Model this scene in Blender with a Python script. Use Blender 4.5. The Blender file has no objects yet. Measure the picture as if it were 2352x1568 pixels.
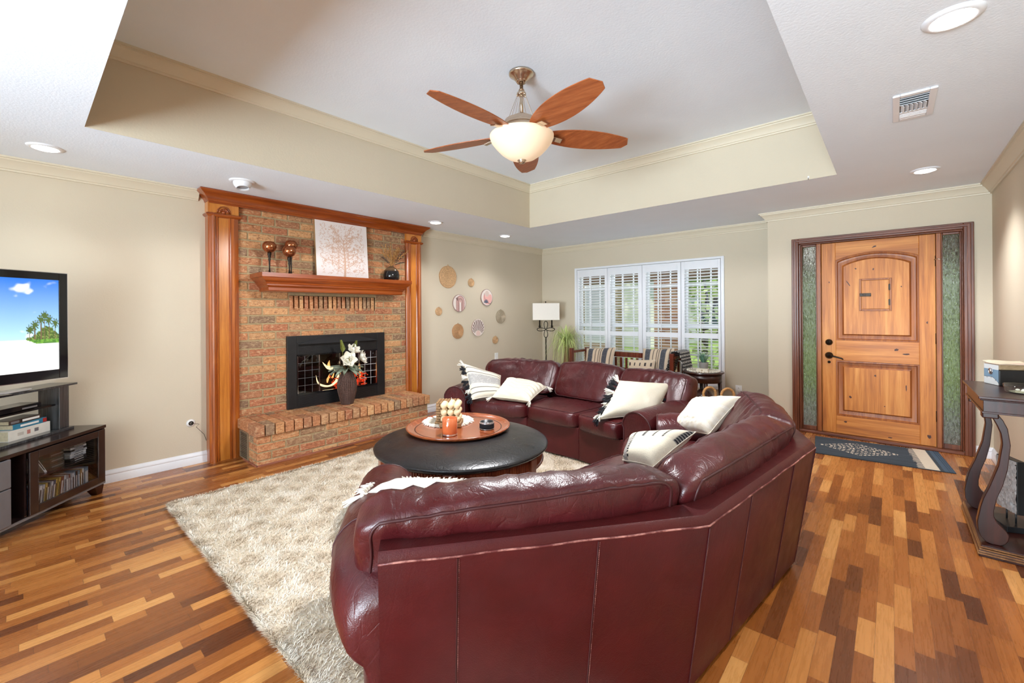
import bpy, math, random
from mathutils import Vector, Matrix, noise
rnd = random.Random(7)
C = bpy.context.scene.collection
PI = math.pi

# ------------------------------------------------------------ camera, world, sun, exposure
cd = bpy.data.cameras.new('camera')
cd.sensor_width = 36.0
cd.lens = 36.0 * 993.7 / 2352.0
cd.shift_y = -65.3 / 2352.0
cd.clip_start = 0.02
cam = bpy.data.objects.new('camera', cd)
C.objects.link(cam)
cam.matrix_world = (Matrix.Translation((0, 0, 1.3188)) @ Matrix.Rotation(0.7207, 4, 'Z')
                    @ Matrix.Rotation(PI / 2, 4, 'X') @ Matrix.Rotation(-0.0073, 4, 'Z'))
bpy.context.scene.camera = cam
sc = bpy.context.scene
sc.view_settings.view_transform = 'Standard'
sc.view_settings.look = 'None'
sc.view_settings.gamma = 1.0
sc.view_settings.use_curve_mapping = False
sc.view_settings.exposure = 0.92
sc.cycles.use_denoising = True
sc.cycles.max_bounces = 8
sc.cycles.diffuse_bounces = 5
sc.cycles.glossy_bounces = 3
sc.cycles.transmission_bounces = 6
sc.cycles.transparent_max_bounces = 8
sc.cycles.sample_clamp_indirect = 6.0
sc.cycles.caustics_reflective = False
sc.cycles.caustics_refractive = False

wd = bpy.data.worlds.new('sky')
sc.world = wd
wd.use_nodes = True
wd.node_tree.nodes['Background'].inputs[0].default_value = (0.80, 0.90, 1.0, 1)
wd.node_tree.nodes['Background'].inputs[1].default_value = 0.75

def light(name, kind, loc, power, rot=(0, 0, 0), size=None, size_y=None, col=(1, 1, 1), spread=None, blend=None, angle=None, radius=None):
    l = bpy.data.lights.new(name, kind)
    l.energy = power
    l.color = col
    if size is not None:
        l.shape = 'RECTANGLE'; l.size = size; l.size_y = size_y or size
    if spread is not None: l.spread = spread
    if blend is not None: l.spot_blend = blend
    if angle is not None:
        if kind == 'SPOT': l.spot_size = angle
        else: l.angle = angle
    if radius is not None: l.shadow_soft_size = radius
    o = bpy.data.objects.new(name, l)
    C.objects.link(o)
    o.location = loc
    o.rotation_euler = rot
    return o

light('sun', 'SUN', (0, 0, 12), 1.3, rot=(math.radians(48), 0, math.radians(-20)), angle=0.02, col=(1, 0.95, 0.86))
# area lamps outside stand in for daylight through the far and rear windows
light('porch_daylight', 'AREA', (-2.8, 7.2, 2.4), 40, rot=(math.radians(-52), 0, 0), size=3.2, size_y=1.0, col=(0.95, 0.98, 1.0))
light('patio_daylight', 'AREA', (-.6, -3.4, 1.35), 125, rot=(PI / 2, 0, 0), size=2.4, size_y=2.1, col=(0.78, 0.90, 1.0))
light('ceiling_fill_light', 'AREA', (-.45, -6.6, -.05), 1120, rot=(math.radians(150), 0, 0), size=2.9, size_y=4.0, col=(0.76, 0.89, 1.0))  # added unseen lamp at ground level, aimed in to brighten the ceiling

# ------------------------------------------------------------ colours and materials
def S(r, g, b):
    f = lambda c: (c / 255 / 12.92) if c / 255 <= 0.04045 else ((c / 255 + 0.055) / 1.055) ** 2.4
    return (f(r), f(g), f(b))

class NT:
    def __init__(self, name):
        self.m = bpy.data.materials.new(name)
        self.m.use_nodes = True
        self.t = self.m.node_tree
        self.b = self.t.nodes['Principled BSDF']
        self.out = self.t.nodes['Material Output']
    def n(self, typ, **kw):
        nd = self.t.nodes.new(typ)
        for k, v in kw.items():
            if k.startswith('i_'):
                key = k[2:]
                nd.inputs[int(key) if key.isdigit() else key.replace('_', ' ')].default_value = v
            else:
                setattr(nd, k, v)
        return nd
    def l(self, a, b): self.t.links.new(a, b)
    def coord(self, scale=(1, 1, 1), rot=(0, 0, 0), kind='Object'):
        tc = self.n('ShaderNodeTexCoord')
        mp = self.n('ShaderNodeMapping')
        mp.inputs['Scale'].default_value = scale
        mp.inputs['Rotation'].default_value = rot
        self.l(tc.outputs[kind], mp.inputs['Vector'])
        return mp.outputs[0]
    def ramp(self, fac, stops, interp='LINEAR'):
        r = self.n('ShaderNodeValToRGB')
        e = r.color_ramp
        e.interpolation = interp
        while len(e.elements) < len(stops): e.elements.new(0.5)
        for el, (p, c) in zip(e.elements, stops):
            el.position = p; el.color = (*c, 1)
        self.l(fac, r.inputs[0])
        return r.outputs[0]
    def noise(self, vec, scale, detail=3, rough=0.55, dist=0.0):
        nd = self.n('ShaderNodeTexNoise')
        nd.inputs['Scale'].default_value = scale
        nd.inputs['Detail'].default_value = detail
        nd.inputs['Roughness'].default_value = rough
        nd.inputs['Distortion'].default_value = dist
        if vec is not None: self.l(vec, nd.inputs['Vector'])
        return nd.outputs['Fac']
    def math(self, op, a, b=None, c=None):
        nd = self.n('ShaderNodeMath', operation=op)
        for i, x in enumerate((a, b, c)):
            if x is None: continue
            if isinstance(x, (int, float)): nd.inputs[i].default_value = x
            else: self.l(x, nd.inputs[i])
        return nd.outputs[0]
    def mix(self, fac, a, b, blend='MIX'):
        nd = self.n('ShaderNodeMix', data_type='RGBA', blend_type=blend)
        for i, x in ((0, fac), (6, a), (7, b)):
            if isinstance(x, (int, float)): nd.inputs[i].default_value = x
            elif isinstance(x, tuple): nd.inputs[i].default_value = (*x, 1)
            else: self.l(x, nd.inputs[i])
        return nd.outputs[2]
    def bump(self, h, strength=0.3, dist=0.002):
        bp = self.n('ShaderNodeBump')
        bp.inputs['Strength'].default_value = strength
        bp.inputs['Distance'].default_value = dist
        self.l(h, bp.inputs['Height'])
        self.l(bp.outputs[0], self.b.inputs['Normal'])
    def set(self, col=None, rough=None, metal=None, **kw):
        if col is not None:
            if isinstance(col, tuple): self.b.inputs['Base Color'].default_value = (*col, 1)
            else: self.l(col, self.b.inputs['Base Color'])
        if rough is not None:
            if isinstance(rough, (int, float)): self.b.inputs['Roughness'].default_value = rough
            else: self.l(rough, self.b.inputs['Roughness'])
        if metal is not None: self.b.inputs['Metallic'].default_value = metal
        for k, v in kw.items():
            self.b.inputs[k.replace('_', ' ')].default_value = v
        return self.m

def plain(name, col, rough=0.5, metal=0.0, vary=0.06, scale=14.0, bump=0.0, bscale=200.0, **kw):
    m = NT(name)
    v = m.coord()
    f = m.noise(v, scale)
    c0 = tuple(max(0, x * (1 - vary)) for x in col); c1 = tuple(min(1, x * (1 + vary)) for x in col)
    m.set(m.ramp(f, [(0.3, c0), (0.7, c1)]), rough, metal, **kw)
    if bump: m.bump(m.noise(v, bscale, 4), bump, 0.003)
    return m.m

def wood(name, dark, mid, lite, axis=2, rough=0.35, grain=1.0, coat=0.2, knots=False, bump=0.05):
    m = NT(name)
    sc_ = [14 * grain] * 3; sc_[axis] = 0.9 * grain
    v = m.coord(tuple(sc_))
    f = m.noise(v, 2.2, 6, 0.6, 0.4)
    sc2 = [90 * grain] * 3; sc2[axis] = 3 * grain
    f2 = m.noise(m.coord(tuple(sc2)), 2.0, 3, 0.6)
    ff = m.math('ADD', m.math('MULTIPLY', f, 0.75), m.math('MULTIPLY', f2, 0.25))
    c = m.ramp(ff, [(0.30, dark), (0.5, mid), (0.68, lite)])
    if knots:
        vo = m.n('ShaderNodeTexVoronoi', feature='F1')
        vo.inputs['Scale'].default_value = 2.6
        vo.inputs['Randomness'].default_value = 1.0
        m.l(m.coord((1.0, 0.02, 0.75)), vo.inputs['Vector'])
        wob = m.math('ADD', vo.outputs['Distance'], m.math('MULTIPLY', m.noise(m.coord(), 30), 0.03))
        k = m.ramp(wob, [(0.045, (1, 1, 1)), (0.085, (0, 0, 0))])
        c = m.mix(k, c, S(48, 22, 10))
    m.set(c, rough, Coat_Weight=coat, Coat_Roughness=0.15)
    m.bump(f2, bump, 0.001)
    return m.m

def vcol(name, rough=0.85, bump=0.0, bscale=120, speck=0.0, coat=0.0, **kw):
    m = NT(name)
    a = m.n('ShaderNodeAttribute', attribute_name='Col')
    c = a.outputs['Color']
    v = m.coord()
    if speck:
        f = m.noise(v, bscale * 0.7, 5, 0.7)
        c = m.mix(1.0, c, m.ramp(f, [(0.3, (1 - speck,) * 3), (0.7, (1 + speck * 0.5,) * 3)]), 'MULTIPLY')
    m.set(c, rough, Coat_Weight=coat, **kw)
    if bump: m.bump(m.noise(v, bscale, 4, 0.65), bump, 0.004)
    return m.m

def emit(name, col, power):
    m = NT(name)
    m.set(col, 0.5)
    m.b.inputs['Emission Color'].default_value = (*col, 1)
    m.b.inputs['Emission Strength'].default_value = power
    return m.m

M = {}
M['wall'] = plain('beige_wall_paint', S(206, 194, 172), 0.85, vary=0.015, scale=2.0, bump=0.25, bscale=90)
M['trim'] = plain('beige_trim_paint', S(214, 203, 180), 0.5, vary=0.01, scale=3)
M['ceil'] = plain('white_ceiling_texture', (0.82, 0.88, 0.95), 0.9, vary=0.012, scale=3.0, bump=0.35, bscale=75)
M['white'] = plain('white_gloss_paint', S(232, 234, 238), 0.35, vary=0.01)
M['whitem'] = plain('white_plastic', S(236, 235, 232), 0.4, vary=0.01)
M['honey'] = wood('honey_wood', S(120, 54, 14), S(160, 80, 24), S(190, 110, 40), 2, 0.28, coat=0.5)
M['honeyh'] = wood('honey_wood_lengthwise', S(104, 42, 10), S(140, 62, 17), S(166, 84, 28), 1, 0.28, coat=0.5)
M['honeyl'] = wood('pale_honey_wood', S(156, 84, 26), S(192, 116, 42), S(212, 140, 62), 2, 0.28, coat=0.5)
M['door'] = wood('knotty_door_wood', S(146, 78, 22), S(196, 120, 44), S(222, 154, 74), 2, 0.5, 0.6, 0.03, knots=True)
M['doorh'] = wood('knotty_door_wood_rails', S(142, 76, 22), S(192, 116, 42), S(220, 150, 72), 0, 0.5, 0.6, 0.03, knots=True)
M['dooredge'] = wood('stained_moulding', S(110, 54, 18), S(150, 82, 30), S(178, 108, 48), 2, 0.45, coat=0.05)
M['doorframe'] = wood('brown_frame_wood', S(70, 34, 20), S(106, 56, 34), S(134, 78, 48), 2, 0.35, coat=0.3)
M['doorframeh'] = wood('brown_frame_wood_head', S(70, 34, 20), S(106, 56, 34), S(134, 78, 48), 0, 0.35, coat=0.3)
M['espresso'] = wood('espresso_wood', S(26, 16, 16), S(38, 26, 25), S(52, 36, 34), 0, 0.25, coat=0.4)
M['mahogany'] = wood('mahogany', S(26, 9, 7), S(46, 16, 11), S(64, 25, 18), 2, 0.3, coat=0.12)
M['cherry'] = wood('cherry_wood', S(84, 34, 18), S(116, 54, 30), S(142, 74, 42), 2, 0.3, coat=0.4)
M['traywood'] = wood('tray_wood', S(104, 46, 22), S(142, 70, 36), S(166, 90, 50), 0, 0.22, coat=0.6)
M['blade'] = wood('fan_blade_wood', S(128, 62, 28), S(160, 86, 44), S(180, 106, 60), 0, 0.4, 1.4, 0.1)
M['twig'] = wood('carved_wood', S(104, 74, 44), S(140, 104, 66), S(170, 134, 92), 2, 0.7, coat=0)
M['black'] = plain('black_metal', (0.012, 0.012, 0.013), 0.38, vary=0.2)
M['blackgloss'] = plain('black_gloss', (0.008, 0.008, 0.009), 0.06, vary=0.1)
M['bronze'] = plain('oil_bronze', (0.02, 0.014, 0.01), 0.35, 0.8, vary=0.3)
M['nickel'] = plain('brushed_nickel', S(206, 188, 168), 0.25, 1.0, vary=0.05)
M['chrome'] = plain('chrome', (0.8, 0.8, 0.82), 0.12, 1.0, vary=0.02)
M['greyedge'] = plain('silver_laminate', S(126, 126, 130), 0.3, 0.2)
M['cream'] = plain('cream_cotton', S(226, 217, 198), 0.95, vary=0.05, scale=40, bump=0.6, bscale=260)
M['fringe'] = plain('white_yarn', S(232, 226, 214), 0.95, vary=0.06)
M['blackyarn'] = plain('black_yarn', (0.012, 0.012, 0.016), 0.95)
M['shade'] = plain('linen_shade', S(236, 230, 220), 0.9, vary=0.015, scale=120)
M['leaf'] = plain('palm_leaf', S(196, 212, 134), 0.55, vary=0.35, scale=9)
M['wicker'] = plain('wicker', S(176, 128, 76), 0.8, vary=0.3, scale=60, bump=0.6, bscale=120)
M['petal'] = plain('magnolia_petal', S(244, 240, 226), 0.6, vary=0.03)
M['sage'] = plain('sage_leaf', S(150, 160, 138), 0.7, vary=0.2, scale=30)
M['olive'] = plain('olive_frond', S(120, 124, 52), 0.7, vary=0.25, scale=40)
M['dry'] = plain('dried_grass', S(170, 122, 66), 0.8, vary=0.3, scale=50)
M['darkberry'] = plain('dark_berries', S(44, 30, 26), 0.7)
M['vc'] = vcol('coloured_fabric', 0.95, 0.5, 260, 0.1)
M['vcpaper'] = vcol('printed_paper', 0.6)
M['vcplaque'] = vcol('painted_plaque', 0.6, 0.05, 200)
def brick_material():
    m = NT('clay_brick')
    a = m.n('ShaderNodeAttribute', attribute_name='Col')
    v = m.coord((1, 1, 1))
    n1 = m.noise(m.coord((1, 1.2, 2.6)), 26, 6, 0.72, 0.4)
    n2 = m.noise(v, 90, 3, 0.6)
    c = m.mix(m.ramp(n1, [(0.52, (0,) * 3), (0.64, (0.75,) * 3)]), a.outputs['Color'], S(208, 178, 136))
    c = m.mix(m.ramp(n1, [(0.36, (0.8,) * 3), (0.47, (0,) * 3)]), c, S(118, 76, 50))
    c = m.mix(m.ramp(n2, [(0.30, (0.6,) * 3), (0.42, (0,) * 3)]), c, S(90, 64, 48))
    m.set(c, 0.72)
    m.bump(m.math('ADD', n1, m.math('MULTIPLY', n2, 0.5)), 0.6, 0.006)
    return m.m
M['brick'] = brick_material()
M['mortar'] = plain('sandy_mortar', S(164, 142, 106), 0.95, vary=0.12, scale=40, bump=0.5, bscale=150)
M['brickdim'] = vcol('outdoor_brick', 0.9, 0.2, 40, 0.2)

def leather(name, dark, lite, rough=0.34, wr=0.5, spec=0.55):
    m = NT(name)
    v = m.coord()
    f = m.noise(v, 5, 4, 0.6)
    c = m.ramp(f, [(0.3, dark), (0.72, lite)])
    m.set(c, m.ramp(m.noise(v, 9, 3), [(0.3, (rough - 0.06,) * 3), (0.7, (rough + 0.08,) * 3)]), Specular_IOR_Level=spec)
    vo = m.n('ShaderNodeTexVoronoi')
    vo.inputs['Scale'].default_value = 260
    m.l(v, vo.inputs['Vector'])
    w = m.noise(m.coord((1, 1, 0.45)), 20, 4, 0.6, 1.2)
    def crease(scale, dist, width, sc3):
        n_ = m.noise(m.coord(sc3), scale, 2, 0.5, dist)
        d = m.math('ABSOLUTE', m.math('SUBTRACT', n_, 0.5))
        return m.ramp(d, [(0.0, (0,) * 3), (width, (1,) * 3)])
    c1 = crease(7.0, 1.6, 0.05, (1, 1, 0.55)); c2 = crease(15.0, 1.0, 0.06, (1, 1, 0.7))
    cr = m.math('ADD', m.math('MULTIPLY', c1, 0.55 * wr), m.math('MULTIPLY', c2, 0.30 * wr))
    h = m.math('ADD', m.math('ADD', m.math('MULTIPLY', vo.outputs['Distance'], 0.09), m.math('MULTIPLY', w, wr)), cr)
    m.bump(h, 0.5, 0.008)
    return m.m
M['leather'] = leather('burgundy_leather', S(60, 14, 17), S(80, 23, 26), 0.32, 0.30)
M['leatherpanel'] = leather('burgundy_leather_panel', S(64, 15, 17), S(78, 21, 23), 0.38, 0.10, 0.35)
def worn_edge():
    m = NT('worn_leather_edge')
    m.set(m.ramp(m.noise(m.coord(), 16, 5, 0.7), [(0.45, S(92, 34, 34)), (0.62, S(176, 120, 110))]), 0.45)
    return m.m
M['leatherrim'] = worn_edge()
M['leatherdk'] = plain('dark_leather_seam', S(60, 18, 20), 0.5)
M['blackleather'] = leather('black_leather', (0.006, 0.006, 0.007), (0.013, 0.013, 0.014), 0.33, 0.2)

def floor_material():
    m = NT('merbau_strip_floor')
    tc = m.n('ShaderNodeTexCoord')
    sp = m.n('ShaderNodeSeparateXYZ')
    m.l(tc.outputs['Object'], sp.inputs[0])
    W = 0.0588
    u = m.math('DIVIDE', sp.outputs[0], W)
    row = m.math('FLOOR', u)
    wn = m.n('ShaderNodeTexWhiteNoise', noise_dimensions='1D')
    m.l(row, wn.inputs['W'])
    r1 = wn.outputs['Value']
    wn2 = m.n('ShaderNodeTexWhiteNoise', noise_dimensions='1D')
    m.l(m.math('ADD', row, 311.7), wn2.inputs['W'])
    ln = m.math('ADD', m.math('MULTIPLY', wn2.outputs['Value'], 0.17), 0.25)
    # strips vary in length: warp y a little before cutting it into lengths
    wv = m.math('MULTIPLY', m.math('SINE', m.math('ADD', m.math('MULTIPLY', sp.outputs[1], 4.1), m.math('MULTIPLY', r1, 40))), 0.085)
    y = m.math('DIVIDE', m.math('ADD', m.math('ADD', sp.outputs[1], wv), m.math('MULTIPLY', r1, 7.3)), ln)
    idx = m.math('FLOOR', y)
    cb = m.n('ShaderNodeCombineXYZ')
    m.l(row, cb.inputs[0]); m.l(idx, cb.inputs[1])
    w3 = m.n('ShaderNodeTexWhiteNoise', noise_dimensions='3D')
    m.l(cb.outputs[0], w3.inputs['Vector'])
    rv = w3.outputs['Value']
    base = m.ramp(rv, [(0.0, S(78, 38, 17)), (0.06, S(100, 53, 23)), (0.18, S(132, 74, 30)), (0.45, S(151, 88, 38)), (0.7, S(170, 106, 50)), (0.9, S(192, 130, 68)), (1.0, S(206, 148, 84))])
    cv = m.n('ShaderNodeCombineXYZ')
    m.l(m.math('MULTIPLY', sp.outputs[0], 60), cv.inputs[0])
    m.l(m.math('MULTIPLY', sp.outputs[1], 3.0), cv.inputs[1])
    m.l(m.math('MULTIPLY', rv, 30), cv.inputs[2])
    g = m.noise(cv.outputs[0], 1.6, 6, 0.65, 0.5)
    c = m.mix(1.0, base, m.ramp(g, [(0.3, (0.84, 0.80, 0.76)), (0.55, (1, 1, 1)), (0.75, (1.1, 1.08, 1.05))]), 'MULTIPLY')
    fu = m.math('FRACT', u)
    fy = m.math('FRACT', y)
    e1 = m.math('MINIMUM', fu, m.math('SUBTRACT', 1, fu))
    e2 = m.math('MULTIPLY', m.math('MINIMUM', fy, m.math('SUBTRACT', 1, fy)), 5)
    ed = m.math('MINIMUM', e1, e2)
    c = m.mix(m.ramp(ed, [(0.008, (0.55,) * 3), (0.02, (0,) * 3)]), c, S(60, 30, 16))
    m.set(c, m.ramp(g, [(0.3, (0.24,) * 3), (0.7, (0.32,) * 3)]), Specular_IOR_Level=0.45, Coat_Weight=0.1, Coat_Roughness=0.18)
    m.bump(g, 0.03, 0.001)
    return m.m
M['floor'] = floor_material()

def glass(name, tint=(1, 1, 1), alpha_clear=0.88, rough=0.02):
    m = NT(name)
    tr = m.n('ShaderNodeBsdfTransparent'); tr.inputs[0].default_value = (*tint, 1)
    gl = m.n('ShaderNodeBsdfGlossy'); gl.inputs['Roughness'].default_value = rough
    fr = m.n('ShaderNodeLayerWeight')
    lw = m.math('ADD', m.math('MULTIPLY', m.math('POWER', fr.outputs['Facing'], 4.0), 0.85), 1 - alpha_clear)
    mx = m.n('ShaderNodeMixShader')
    m.l(lw, mx.inputs[0]); m.l(tr.outputs[0], mx.inputs[1]); m.l(gl.outputs[0], mx.inputs[2])
    m.l(mx.outputs[0], m.out.inputs['Surface'])
    return m.m
M['glass'] = glass('clear_glass', (0.97, 0.98, 0.98), 0.965)
M['fireglass'] = glass('smoked_fire_glass', (0.55, 0.53, 0.52), 0.92, 0.015)
M['cabglass'] = glass('cabinet_glass', (0.86, 0.87, 0.88), 0.94)

def rain_glass():
    m = NT('textured_rain_glass')
    v = m.coord((60, 60, 13))
    n1 = m.noise(v, 1.6, 3, 0.6, 0.8)
    tl = m.n('ShaderNodeBsdfTranslucent')
    strk = m.noise(m.coord((75, 75, 16)), 1.5, 2, 0.5, 1.0)
    m.l(m.ramp(strk, [(0.38, (0.3, 0.3, 0.27)), (0.5, (0.7, 0.7, 0.66)), (0.64, (0.95, 0.96, 0.92))]), tl.inputs[0])
    rf = m.n('ShaderNodeBsdfRefraction'); rf.inputs['Roughness'].default_value = 0.22; rf.inputs['IOR'].default_value = 1.25
    m.l(m.ramp(strk, [(0.38, (0.7, 0.7, 0.66)), (0.5, (0.98, 0.98, 0.95)), (0.64, (1, 1, 0.98))]), rf.inputs[0])
    gl = m.n('ShaderNodeBsdfGlossy'); gl.inputs['Roughness'].default_value = 0.15
    bp = m.n('ShaderNodeBump'); bp.inputs['Strength'].default_value = 1.0; bp.inputs['Distance'].default_value = 0.02
    m.l(n1, bp.inputs['Height'])
    for s in (tl, rf, gl): m.l(bp.outputs[0], s.inputs['Normal'])
    a = m.n('ShaderNodeMixShader'); a.inputs[0].default_value = 0.72
    m.l(tl.outputs[0], a.inputs[1]); m.l(rf.outputs[0], a.inputs[2])
    b = m.n('ShaderNodeMixShader'); b.inputs[0].default_value = 0.08
    m.l(a.outputs[0], b.inputs[1]); m.l(gl.outputs[0], b.inputs[2])
    m.l(b.outputs[0], m.out.inputs['Surface'])
    return m.m
M['rain'] = rain_glass()

# ------------------------------------------------------------ mesh building helpers
WM = {}
def children_space(parent):
    return WM.get(parent, Matrix.Identity(4)).inverted()

class MB:
    def __init__(self):
        self.v = []; self.f = []; self.m = []; self.c = None
    def add(self, verts, faces, m=0, col=None):
        b = len(self.v)
        self.v += [tuple(p) for p in verts]
        self.f += [tuple(b + i for i in f) for f in faces]
        self.m += [m] * len(faces)
        if col is not None:
            if self.c is None: self.c = [(1, 1, 1)] * b
            self.c += list(col) if isinstance(col, list) else [col] * len(verts)
        elif self.c is not None:
            self.c += [(1, 1, 1)] * len(verts)
        return self
    def bx(self, x0, x1, y0, y1, z0, z1, m=0, col=None, mat=None):
        vs = [(x, y, z) for x in (x0, x1) for y in (y0, y1) for z in (z0, z1)]
        if mat is not None: vs = [mat @ Vector(p) for p in vs]
        return self.add(vs, [(0, 1, 3, 2), (4, 6, 7, 5), (0, 4, 5, 1), (2, 3, 7, 6), (0, 2, 6, 4), (1, 5, 7, 3)], m, col)
    def bar(self, a, b, w, h, m=0, up=(0, 0, 1)):
        a = Vector(a); b = Vector(b); d = (b - a).normalized(); up = Vector(up)
        s = d.cross(up)
        if s.length < 1e-5: s = d.cross(Vector((0, 1, 0)))
        s.normalize(); t = s.cross(d)
        vs = [p + s * i * w / 2 + t * j * h / 2 for p in (a, b) for i in (-1, 1) for j in (-1, 1)]
        return self.add(vs, [(0, 1, 3, 2), (4, 6, 7, 5), (0, 4, 5, 1), (2, 3, 7, 6), (0, 2, 6, 4), (1, 5, 7, 3)], m)
    def grid(self, fn, nu, nv, cu=False, cv=False, m=0, cfn=None):
        vs = []; cs = []
        for i in range(nu):
            for j in range(nv):
                a = i / (nu if cu else nu - 1); b = j / (nv if cv else nv - 1)
                vs.append(fn(a, b))
                if cfn: cs.append(cfn(a, b))
        fs = []
        for i in range(nu if cu else nu - 1):
            for j in range(nv if cv else nv - 1):
                i2 = (i + 1) % nu; j2 = (j + 1) % nv
                fs.append((i * nv + j, i2 * nv + j, i2 * nv + j2, i * nv + j2))
        return self.add(vs, fs, m, cs if cfn else None)
    def tube(self, pts, r, n=8, closed=False, m=0, caps=True, col=None):
        pts = [Vector(p) for p in pts]
        k = len(pts)
        rs = r if isinstance(r, (list, tuple)) else [r] * k
        vs = []; ref = None
        for i, p in enumerate(pts):
            if closed: d = pts[(i + 1) % k] - pts[i - 1]
            else: d = pts[min(i + 1, k - 1)] - pts[max(i - 1, 0)]
            if d.length < 1e-9: d = Vector((0, 0, 1))
            d.normalize()
            if ref is None:
                ref = d.cross(Vector((0, 0, 1)))
                if ref.length < 1e-3: ref = d.cross(Vector((0, 1, 0)))
            ref = (ref - d * ref.dot(d)).normalized()
            t = d.cross(ref)
            for j in range(n):
                a = 2 * PI * j / n
                vs.append(p + (ref * math.cos(a) + t * math.sin(a)) * rs[i])
        fs = []
        for i in range(k if closed else k - 1):
            for j in range(n):
                i2 = (i + 1) % k; j2 = (j + 1) % n
                fs.append((i * n + j, i * n + j2, i2 * n + j2, i2 * n + j))
        if caps and not closed:
            fs.append(tuple(range(n - 1, -1, -1))); fs.append(tuple((k - 1) * n + j for j in range(n)))
        return self.add(vs, fs, m, col)
    def lathe(self, prof, c=(0, 0, 0), n=32, m=0, axis='z', sx=1.0, col=None, cap=True):
        vs = []
        for (r, z) in prof:
            for j in range(n):
                a = 2 * PI * j / n
                p = (r * math.cos(a), r * math.sin(a), z)
                if axis == 'x': p = (z, p[0], p[1])
                elif axis == 'y': p = (p[0], z, p[1])
                vs.append((p[0] * sx + c[0], p[1] + c[1], p[2] + c[2]))
        fs = []
        for i in range(len(prof) - 1):
            for j in range(n):
                j2 = (j + 1) % n
                fs.append((i * n + j, i * n + j2, (i + 1) * n + j2, (i + 1) * n + j))
        if cap:
            if prof[0][0] > 1e-6: fs.append(tuple(range(n - 1, -1, -1)))
            if prof[-1][0] > 1e-6: fs.append(tuple((len(prof) - 1) * n + j for j in range(n)))
        return self.add(vs, fs, m, col)
    def prism(self, poly, fn, m=0, col=None):
        n = len(poly)
        vs = [fn(p, 0) for p in poly] + [fn(p, 1) for p in poly]
        fs = [tuple(range(n - 1, -1, -1)), tuple(range(n, 2 * n))]
        fs += [(i, (i + 1) % n, n + (i + 1) % n, n + i) for i in range(n)]
        return self.add(vs, fs, m, col)
    def sweep(self, prof, p0, p1, nrm, m0=0.0, m1=0.0, m=0):
        """profile of (distance out along nrm, z offset) from p0 to p1; m0, m1 lengthen each end per unit of distance (mitre)"""
        p0 = Vector(p0); p1 = Vector(p1); nrm = Vector(nrm).normalized(); d = (p1 - p0).normalized()
        k = len(prof)
        vs = [p0 + nrm * a + Vector((0, 0, z)) - d * m0 * a for a, z in prof] + [p1 + nrm * a + Vector((0, 0, z)) + d * m1 * a for a, z in prof]
        fs = [(i, (i + 1) % k, k + (i + 1) % k, k + i) for i in range(k)]
        fs += [tuple(range(k - 1, -1, -1)), tuple(range(k, 2 * k))]
        return self.add(vs, fs, m)
    def wrap(self, prof, xb, core, y0, y1, z, m=0):
        """moulding of (overhang, height) points running round three sides of a block standing against the wall at xb"""
        vs = []
        for d, h in prof:
            xf_ = xb + core + d
            vs += [(xb, y0 - d, z + h), (xf_, y0 - d, z + h), (xf_, y1 + d, z + h), (xb, y1 + d, z + h)]
        k = len(prof); fs = []
        for i in range(k - 1):
            for j in range(4):
                fs.append((i * 4 + j, i * 4 + (j + 1) % 4, i * 4 + 4 + (j + 1) % 4, i * 4 + 4 + j))
        fs += [(3, 2, 1, 0), tuple((k - 1) * 4 + j for j in range(4))]
        return self.add(vs, fs, m)
    def ball(self, c, r, n=12, m=0, s=(1, 1, 1), col=None):
        vs = []; fs = []
        h = n // 2
        vs.append((c[0], c[1], c[2] + r * s[2]))
        for i in range(1, h):
            t = PI * i / h
            for j in range(n):
                a = 2 * PI * j / n
                vs.append((c[0] + r * s[0] * math.sin(t) * math.cos(a), c[1] + r * s[1] * math.sin(t) * math.sin(a), c[2] + r * s[2] * math.cos(t)))
        vs.append((c[0], c[1], c[2] - r * s[2]))
        for j in range(n): fs.append((0, 1 + j, 1 + (j + 1) % n))
        for i in range(h - 2):
            for j in range(n):
                a = 1 + i * n + j; b = 1 + i * n + (j + 1) % n
                fs.append((a, a + n, b + n, b))
        e = len(vs) - 1; q = 1 + (h - 2) * n
        for j in range(n): fs.append((e, q + (j + 1) % n, q + j))
        return self.add(vs, fs, m, col)
    def build(self, name, mats, parent=None, smooth=False, bevel=0.0, seg=2, sub=0, origin=None):
        xs = [p[0] for p in self.v]; ys = [p[1] for p in self.v]; zs = [p[2] for p in self.v]
        c = Vector(((min(xs) + max(xs)) / 2, (min(ys) + max(ys)) / 2, min(zs))) if origin is None else Vector(origin)
        me = bpy.data.meshes.new(name)
        me.from_pydata([(p[0] - c.x, p[1] - c.y, p[2] - c.z) for p in self.v], [], self.f)
        if not isinstance(mats, (list, tuple)): mats = [mats]
        for mt in mats: me.materials.append(M[mt] if isinstance(mt, str) else mt)
        if len(mats) > 1: me.polygons.foreach_set('material_index', self.m)
        if self.c is not None:
            at = me.color_attributes.new('Col', 'FLOAT_COLOR', 'POINT')
            flat = []
            for q in self.c: flat += [q[0], q[1], q[2], 1.0]
            at.data.foreach_set('color', flat)
        if smooth: me.polygons.foreach_set('use_smooth', [True] * len(me.polygons))
        me.validate(); me.update()
        o = bpy.data.objects.new(name, me)
        C.objects.link(o)
        o.location = c
        if parent is not None:
            o.parent = parent
            o.matrix_parent_inverse = children_space(parent)
        WM[o] = Matrix.Translation(c)
        if bevel:
            b = o.modifiers.new('bevel', 'BEVEL'); b.width = bevel; b.segments = seg; b.limit_method = 'ANGLE'; b.angle_limit = math.radians(35)
        if sub:
            s = o.modifiers.new('subdivision', 'SUBSURF'); s.levels = sub; s.render_levels = sub
        if smooth == 'auto':
            me.polygons.foreach_set('use_smooth', [True] * len(me.polygons))
        return o

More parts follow.
